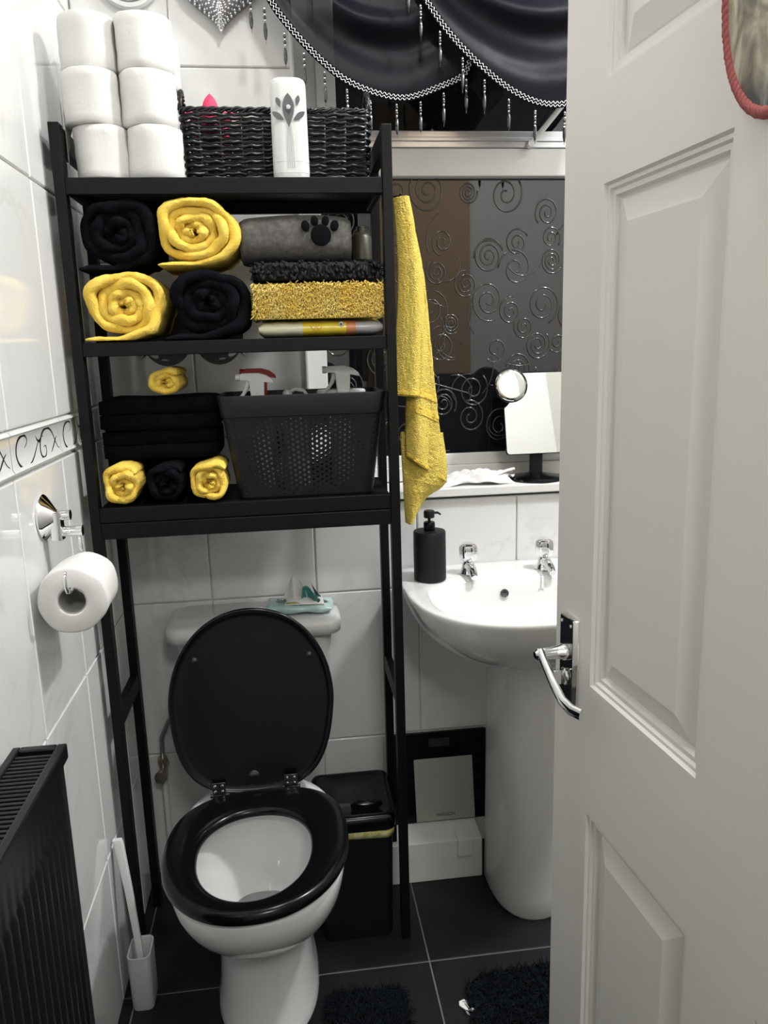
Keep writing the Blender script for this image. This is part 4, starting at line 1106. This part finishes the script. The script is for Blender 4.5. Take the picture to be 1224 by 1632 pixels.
m_.loft([pedr(.97, 0, .140), pedr(.99, .006, .142), pedr(.97, .05, .140), pedr(.93, .3, .140), pedr(.92, .5, .14), pedr(.92, .58, .145), pedr(.95, .625, .15)]).build('pedestal', M['china'], sk, smooth='all')
m_ = MB(); m_.lathe([(.0085, .001), (.0092, .0015), (.0092, -.004), (.0075, -.004), (.0075, .0)], (0, 0, 0), (0, -1, .35), 20); of_ = m_.build('overflow_hole', M['darkchrome'], sk, smooth=True); of_.location = (-.020, 1.6075-KY, .722)
def tap(label, x, chain=False):
    t = thing('basin_tap', label, 'tap', (x, 1.668, RZ), 0, 'pair of chrome basin taps')
    m_ = MB(); m_.lathe([(.017, 0), (.018, .002), (.016, .006), (.0125, .012), (.0115, .020), (.010, .024)], (0, 0, 0), (0, 0, 1), 24); 
    pts = [(0, 0, .014), (0, -.018, .017), (0, -.040, .013), (0, -.052, .006)]; m_.tube(pts, [.0105, .0095, .008, .0065], 12); m_.build('body', M['chrome'], t, smooth=True)
    m_ = MB(); rings = []
    for z, r, f in ((.024, .010, 0), (.028, .0155, .5), (.034, .0175, 1), (.050, .0185, 1), (.056, .0165, .7), (.059, .011, 0)):
        rings.append([V((r-f*.002*(1-abs(math.sin(3.5*a))))*math.cos(a), (r-f*.002*(1-abs(math.sin(3.5*a))))*math.sin(a), z) for a in [2*PI*i/28 for i in range(28)]])
    m_.loft(rings).build('knob', M['chrome'], t, smooth=True, bevel=0)
    t.scale = (1.2, 1.2, 1.2); return t
tap('chrome basin tap beside the black soap dispenser', .392); tap('chrome basin tap nearest the door, the plug chain hangs from it', .570)
cn_ = thing('plug_chain', 'thin chrome plug chain hanging into the basin from the tap', 'plug chain', (.555, 1.640, RZ))
m_ = MB(); pts = [V(.004, .004, .030), V(0, -.006, .018), V(-.004, -.012, .004), V(-.006, -.020, -.005), V(-.010, -.028, -.028)]
for a, b in zip(pts, pts[1:]):
    for k in range(6): m_.sphere(a.lerp(b, k/6), .0016, 6)
m_.tube([V(-.010, -.029, -.028)+V(.006*math.cos(2*PI*i/16), 0, -.006+.006*math.sin(2*PI*i/16)) for i in range(16)], .0010, 6, closed=True)
m_.build('chain', M['chrome'], cn_, smooth='all')

# soap dispenser
sd = thing('soap_dispenser', 'matt black cylindrical soap dispenser on the basin corner', 'soap dispenser', (.299, 1.645, RZ), .35)
m_ = MB(); m_.lathe([(.033, 0), (.036, .002), (.036, .108), (.0345, .111), (.012, .112)], (0, 0, 0), (0, 0, 1), 40); m_.build('bottle', M['black_plastic'], sd, smooth=True)
m_ = MB(); m_.lathe([(.0125, .112), (.0128, .114), (.0128, .129), (.0115, .131)], (0, 0, 0), (0, 0, 1), 24); m_.build('collar', M['black_gloss'], sd, smooth=True)
m_ = MB(); m_.cyl((0, 0, .130), (0, 0, .142), .0035, 12); m_.lathe([(.011, .1405), (.012, .142), (.012, .154), (.0105, .1565), (.004, .157)], (0, 0, 0), (0, 0, 1), 24); m_.tube([(.008, 0, .150), (.022, 0, .149), (.029, 0, .144)], [.0032, .0028, .0022], 10); m_.build('pump', M['black_plastic'], sd, smooth=True)

# vanity mirror on the sill
vm = thing('vanity_mirror', 'rectangular swivel mirror on a round black stand, on the window sill', 'mirror', (.598, 1.820, WZ0+.009))
m_ = MB(); m_.lathe([(.066, 0), (.067, .003), (.060, .008), (.030, .012), (.016, .018)], (0, 0, 0), (0, 0, 1), 40); m_.build('base', M['black_gloss'], vm, smooth=True)
m_ = MB(); m_.loft([[V(x, y, z) for x, y in rrect(-.0155, .0155, -.008, .008, .005, 4)] for z in (.012, .09)]); m_.build('column', M['black_plastic'], vm, smooth=True)
mo = bpy.data.objects.new('mirror_head', None); COL.objects.link(mo); mo.parent = vm; mo.location = (.0, -.014, .064); mo.rotation_euler = (-math.radians(13), 0, math.radians(1))
o_ = rrect(-.079, .150, 0, .198, .008, 4)
m_ = MB(); m_.loft([[V(x, y_, z) for x, z in o_] for y_ in (-.002, .006)]); m_.build('backing', M['black_gloss'], mo, smooth=True, bevel=.001)
o_ = rrect(-.0775, .1485, .0015, .1965, .0075, 4)
m_ = MB(); m_.loft([[V(x, y_, z) for x, z in o_] for y_ in (-.0022, -.0040)]); m_.build('glass', M['mirror'], mo)
rm_ = thing('round_mirror', 'small round magnifying mirror stuck on the corner of the vanity mirror', 'mirror', at(814, 614, 1.772))
rm_.rotation_euler = (math.radians(-14), 0, math.radians(2))
m_ = MB(); m_.lathe([(.030, -.018), (.039, -.012), (.0405, 0), (.0395, .003), (.038, .0032)], (0, 0, 0), (0, -1, 0), 48); m_.build('rim', M['black_gloss'], rm_, smooth=True)
m_ = MB(); m_.lathe([(.038, .0), (.038, .0034), (.030, .0040), (.018, .0045), (.006, .0047), (.0001, .0047)], (0, 0, 0), (0, -1, 0), 48); m_.build('curved_glass', M['mirror'], rm_, smooth='all')

# crumpled tissue on the sill
ts = thing('crumpled_tissue', 'crumpled white tissue lying on the window sill by the mirror stand', 'tissue', (.444, 1.805, WZ0+.009))
def cru(ph, sx, sy, h):
    def fn(u, v):
        a, b = u*2-1, v*2-1; e = max(0, 1-(a*a*.6+b*b)*.75)
        z = h*e*(.45+.4*abs(math.sin(a*6+b*3+ph))+.35*abs(math.sin(b*7-a*4+ph*2)))+.0006
        return V(a*sx*(1+.14*math.sin(b*4+ph)), b*sy*(1+.2*math.sin(a*5+ph)), max(z, .0006))
    return fn
m_ = MB(); m_.grid(cru(0, .088, .036, .030), 34, 22).build('tissue', M['paper'], ts, smooth=True, solid=.0005)
m_ = MB(); m_.grid(lambda u, v: V(.035+u*.060, -.014+v*.026+u*.006, .012+.022*u*(1-.3*v)*math.sin(1.2+u)+.006*math.sin(v*5)), 12, 8).build('tissue_corner', M['paper'], ts, smooth='all', solid=.0005)

# ================================================================== scales
sc_ = thing('bathroom_scale', 'black bathroom scale with a grey platform leaning on the wall behind the basin', 'scale', (.333, 1.712, .1045)); sc_.rotation_euler = (-.20, 0, 0)
m_ = MB(); o_ = rrect(-.128, .128, 0, .222, .012, 4); m_.loft([[V(x, y_, z) for x, z in o_] for y_ in (-.003, .012)]); m_.build('body', M['black_gloss'], sc_, smooth=True, bevel=.001)
m_ = MB(); m_.box((-.066, -.0052, .002), (.082, -.0034, .158)); m_.build('platform', M['scaleglass'], sc_, bevel=.0006)
m_ = MB(); m_.box((-.026, -.0042, .186), (.026, -.0034, .207)); m_.build('display', mat('dim_display', (.022, .025, .027), .25), sc_)
text('HANSON', .0115, M['print'], sc_, (.008, -.0053, .016))

# ================================================================== pedal bin
bn = thing('swing_bin', 'black plastic bin with a hinged lid beside the toilet', 'bin', (.0975, 1.540, 0))
bo = lambda k, z, hx=.084, hy=.080, r=.02: [V(x*k, y*k, z) for x, y in rrect(-hx, hx, -hy, hy, r, 5)]
m_ = MB(); m_.loft([bo(.88, 0), bo(.90, .004), bo(.97, .255), bo(.97, .262), bo(.94, .262), bo(.86, .01)]).build('body', M['black_plastic'], bn, smooth=True)
m_ = MB(); rings = []
for z, k in ((.250, 1.0), (.262, 1.005), (.266, .985)):
    rings.append([p+V(0, 0, .004*math.sin(p.x*70)*math.sin(p.y*50)) for p in bo(k, z)])
m_.loft(rings, False, False).build('bin_liner', M['bag'], bn, smooth='all', solid=.0008)
m_ = MB()
def lidr(k, z, dz=0): return [V(p.x, p.y, z+(p.y+.08)*.10+dz) for p in bo(k, 0)]
m_.loft([lidr(1.02, .266), lidr(1.045, .268), lidr(1.045, .287), lidr(1.02, .296), lidr(.90, .301), lidr(.86, .298), lidr(.3, .300)]).build('lid', M['black_gloss'], bn, smooth='all')
m_ = MB(); m_.loft([[V(.028+.034*k*math.cos(2*PI*i/28), -.036+.009*k*math.sin(2*PI*i/28), z+(-.036+.08)*.10) for i in range(28)] for z, k in ((.297, 1), (.302, 1), (.303, .85), (.2995, .7))]).build('finger_grip', M['black_gloss'], bn, smooth=True)

# ================================================================== floor mats
def pile_mat(label, outline, z, L, n, seed):
    c = sum((Vector(p) for p in outline), Vector((0, 0)))/len(outline)
    t = thing('floor_mat', label, 'floor mat', (c.x, c.y, 0), 0, 'black shaggy floor mats'); P = [Vector(p)-c for p in outline]
    m_ = MB(); m_.loft([[V(p.x, p.y, z_) for p in P] for z_ in (.0005, z)]); m_.build('backing', M['matpile'], t)
    rn = random.Random(seed); xs_ = [p.x for p in P]; ys_ = [p.y for p in P]
    def inside(x, y):
        r = False
        for i in range(len(P)):
            a, b = P[i], P[i-1]
            if (a.y > y) != (b.y > y) and x < (b.x-a.x)*(y-a.y)/(b.y-a.y)+a.x: r = not r
        return r
    m_ = MB(); k = 0
    while k < n:
        x, y = rn.uniform(min(xs_), max(xs_)), rn.uniform(min(ys_), max(ys_))
        if not inside(x, y): continue
        k += 1; tuft(m_, V(x, y, z*.8), (rn.uniform(-.9, .9), rn.uniform(-.9, .9), 1), rn.uniform(L*.7, L*1.3), .0012, droop=rn.uniform(.2, 1.3))
    for i in range(len(m_.v)):
        x, y, z_ = m_.v[i]; m_.v[i] = (x, y, max(z_, .001))
    m_.build('pile', M['matpile'], t, smooth='all')['kind'] = 'stuff'
pile_mat('black shaggy pedestal mat around the foot of the toilet', [(.030, 1.325), (.165, 1.318), (.175, 1.295), (.175, .95), (-.36, .95), (-.36, 1.10), (-.20, 1.12), (-.17, 1.22), (-.05, 1.235), (.01, 1.25), (.015, 1.31)], .006, .018, 15000, 1)
pile_mat('wide black shaggy bath mat in front of the basin', [(.33, 1.325), (.50, 1.335), (1.0, 1.33), (1.0, .85), (.55, .85), (.32, .90), (.285, 1.20), (.295, 1.30)], .006, .018, 15000, 2)
tg = thing('plastic_clip', 'small white plastic clip lying on the floor by the bath mat', 'clip', (.288, 1.252, .0), math.radians(-62))
m_ = MB(); oo = [(-.022, -.004), (-.020, .008), (-.010, .010), (-.006, .005), (.006, .008), (.014, .010), (.020, .004), (.019, -.007), (.010, -.010), (.0, -.007), (-.014, -.010)]
m_.loft([[V(x*k, y*k, z) for x, y in oo] for z, k in ((.0005, .95), (.003, 1), (.0045, .9))]); m_.build('clip_plate', M['tag'], tg, smooth=True, bevel=.0008)
m_ = MB(); m_.cyl((.008, 0, .004), (.014, .0, .010), .003, 10); m_.build('clip_stud', M['tag'], tg, smooth=True)

# ================================================================== heart, vent
hr = thing('hanging_heart', 'silver rhinestone heart hanging on the tiled wall', 'ornament', (-.090, 1.748, 1.895))
def heart(t, k=1): return (.078*k*math.sin(t)**3*1.0, .065*k*(13*math.cos(t)-5*math.cos(2*t)-2*math.cos(3*t)-math.cos(4*t))/15+.073)
m_ = MB(); rings = []
for y, k in ((.014, .9), (.012, 1), (-.002, 1), (-.012, .88), (-.018, .6), (-.020, .25)):
    rings.append([V(heart(2*PI*i/64, k)[0], y, heart(2*PI*i/64, k)[1]) for i in range(64)])
m_.loft(rings).build('heart_body', M['heartbase'], hr, smooth='all')
m_ = MB(); kk = 1.0
for k in [1.0-.075*i for i in range(13)]:
    per = max(1, int(62*k)); yy_ = -.002-.018*(1-k**3) if k < 1 else -.003
    for i in range(per):
        x, z = heart(2*PI*(i+.5*(int(k*100) % 2))/per, k); m_.sphere((x, yy_-.001, z), .0031, 6)
m_.build('rhinestones', M['crystal'], hr, smooth='all')['kind'] = 'stuff'
m_ = MB(); m_.tube([(0, .0, .118), (0, .006, .18), (0, .016, .24)], .001, 6); m_.build('cord', M['silver'], hr)
vf = thing('extractor_fan', 'round white extractor fan grille high on the back wall', 'extractor fan', (-.266, BW, 1.995))
m_ = MB(); m_.lathe([(.062, 0), (.062, .010), (.058, .014), (.050, .014), (.050, .004)], (0, 0, 0), (0, -1, 0), 40); m_.build('housing', M['white_plastic'], vf, smooth=True)
m_ = MB(); m_.lathe([(.049, .0005), (.049, .003)], (0, 0, 0), (0, -1, 0), 32); m_.build('dark_duct', M['rubber'], vf)
for r in (.043, .034, .025, .016):
    m_ = MB(); m_.lathe([(r-.002, .006), (r-.002, .012), (r+.002, .012), (r+.002, .006)], (0, 0, 0), (0, -1, 0), 36, cap=False); m_.build('grille_ring', M['white_plastic'], vf, smooth=True)
m_ = MB()
for k in range(3):
    a = PI*k/3; d = V(math.cos(a), 0, math.sin(a))*.050; m_.box((-.050, -.009, -.0015), (.050, -.004, .0015), 0, Matrix.Rotation(a, 4, 'Y'))
m_.build('grille_spoke', M['white_plastic'], vf)

# ================================================================== swag curtain
cu = thing('swag_curtain', 'sheer black satin swag curtain with a silver wave trim and bead tassels at the window', 'curtain', (.45, 1.70, 2.14))
CO = V(.45, 1.70, 2.14)
H1 = [(392, -75), (425, 0), (455, 45), (500, 95), (548, 135), (600, 157), (648, 163), (700, 145), (738, 126), (752, 98)]
H2 = [(640, -75), (672, 0), (712, 60), (757, 108), (805, 148), (853, 171), (900, 172), (950, 150), (1000, 105), (1040, 40), (1065, -40)]
def lp(P, t): return lerp_poly(P, t)
def swag(H, top0, top1, Yb, amp, seed, name):
    def fn(u, v):
        a = lp(H, u); b = (top0[0]+(top1[0]-top0[0])*u, top0[1]+(top1[1]-top0[1])*u)
        sag = math.sin(PI*u)
        k = v**.85
        px = a[0]+(b[0]-a[0])*k; py = a[1]+(b[1]-a[1])*k
        ph = v*2*PI*2.7+2.2*math.sin(u*3+seed)+seed
        r = amp*sag**.6*(math.sin(ph)+.35*math.sin(2.3*ph+u*6))*(min(1, v*5))
        p = at(px, py, Yb); return V(p.x, Yb-r-.012*sag, p.z)-CO
    return MB().grid(fn, 70, 90).build(name, M['satin'], cu, smooth='all', solid=.0006)
SW1 = swag(H1, (470, -150), (735, -150), 1.700, .013, .6, 'swag')
SW2 = swag(H2, (700, -150), (1060, -150), 1.672, .012, 2.1, 'swag')
tail_ = MB().grid(lambda u, v: (at(735+(840-735)*u+8*math.sin(v*5), -120+(300*v)*(1-.22*abs(2*u-1)), 1.725)-CO)+V(0, .008*math.sin(u*16), 0), 40, 20).build('swag_tail', M['satin'], cu, smooth='all', solid=.0006)
def trim(H, Yb, lo=0, hi=1):
    n = 400; c = []
    for i in range(n+1):
        u = lo+(hi-lo)*i/n; q = lp(H, u); c.append(at(q[0], q[1], Yb)+V(0, -.012*math.sin(PI*u)**1-.004, 0)-CO)
    L = 0; band = MB(); d = [0]
    for i in range(1, n+1): d.append(d[-1]+(c[i]-c[i-1]).length)
    tn = [(c[min(i+1, n)]-c[max(i-1, 0)]).normalized() for i in range(n+1)]
    nr = [V(-t.z, 0, t.x).normalized() for t in tn]
    band.loft([[c[i]+nr[i]*-.002 for i in range(n+1)], [c[i]+nr[i]*.012 for i in range(n+1)]], False, False, closed=False)
    band.build('trim_band', M['pawblack'], cu, solid=.002)
    for off in (.0018, .0078):
        m_ = MB(); pts = []
        for i in range(n+1):
            f = d[i]/.0095*2*PI; pts.append(c[i]+nr[i]*(off+.0022*math.sin(f))+V(0, -.0022, 0)+tn[i]*0)
        # resample finely
        m_.tube(pts, .0008, 5); m_.build('silver_braid', M['silver'], cu, smooth='all')
trim(H1, 1.700); trim(H2, 1.672)
tas = None
def tassel(px, py, Yb, sc=1):
    global tas
    p = at(px, py, Yb)-CO
    if tas is None:
        m_ = MB(); m_.cyl((0, 0, -.066), (0, 0, 0), .0006, 5)
        for z in (-.008, -.026, -.034+.0): pass
        for z in (-.004, -.0145, -.025): m_.sphere((0, 0, z), .0024, 8)
        tas = m_.build('tassel', M['crystal'], cu, smooth='all'); o = tas
        m_ = MB()
        for z in (-.009, -.0198): m_.sphere((0, 0, z), .0030, 8, (1, 1, 1.3))
        m_.lathe([(.0008, -.028), (.0028, -.031), (.0038, -.042), (.0034, -.052), (.0020, -.058), (.0006, -.060)], (0, 0, 0), (0, 0, 1), 8)
        bd = m_.build('black_beads', M['bead'], o, smooth=True)

    else:
        o = tas.copy(); COL.objects.link(o); b2 = tas.children[0].copy(); COL.objects.link(b2); b2.parent = o
    o.location = p; o.parent = cu
for x, y in ((398, -8), (421, 10), (453, 50), (484, 82), (517, 112), (553, 140), (590, 158), (632, 164), (670, 160), (707, 146), (743, 124)): tassel(x, y, 1.686)
for x, y in ((670, 6), (701, 48), (737, 90), (772, 125), (811, 156), (853, 174), (900, 176), (650, -40)): tassel(x, y, 1.655)
rl = thing('curtain_rail', 'white curtain rail above the window', 'curtain rail', (.60, BW, 2.17))
m_ = MB(); m_.cyl((-.58, -.055, 0), (.66, -.055, 0), .010, 14); m_.build('rail', M['upvc'], rl, smooth=True)
for x in (-.52, .6): MB().box((x-.01, -.05, -.008), (x+.01, -.0003, .008)).build('bracket', M['upvc'], rl, bevel=.001)

# ceiling lamps (above the frame); the hall one is added to go with the fill
for nm, lab, x, y in (('ceiling_lamp', 'round white ceiling lamp above the middle of the bathroom', .20, .95), ('ceiling_lamp', 'round white ceiling lamp above the basin side', 1.12, 1.12), ('ceiling_lamp', 'round white rim added in the hall for the unseen fill light', .25, -.75)):
    t = thing(nm, lab, 'ceiling lamp', (x, y, CE)); m_ = MB()
    r = .10 if nm == 'ceiling_lamp' and y > 0 else .14
    m_.lathe([(r+.012, -.0003), (r+.012, -.012), (r+.002, -.013), (r, -.004)], (0, 0, 0), (0, 0, 1), 36, cap=False); m_.build('lamp_rim', M['upvc'], t, smooth=True)
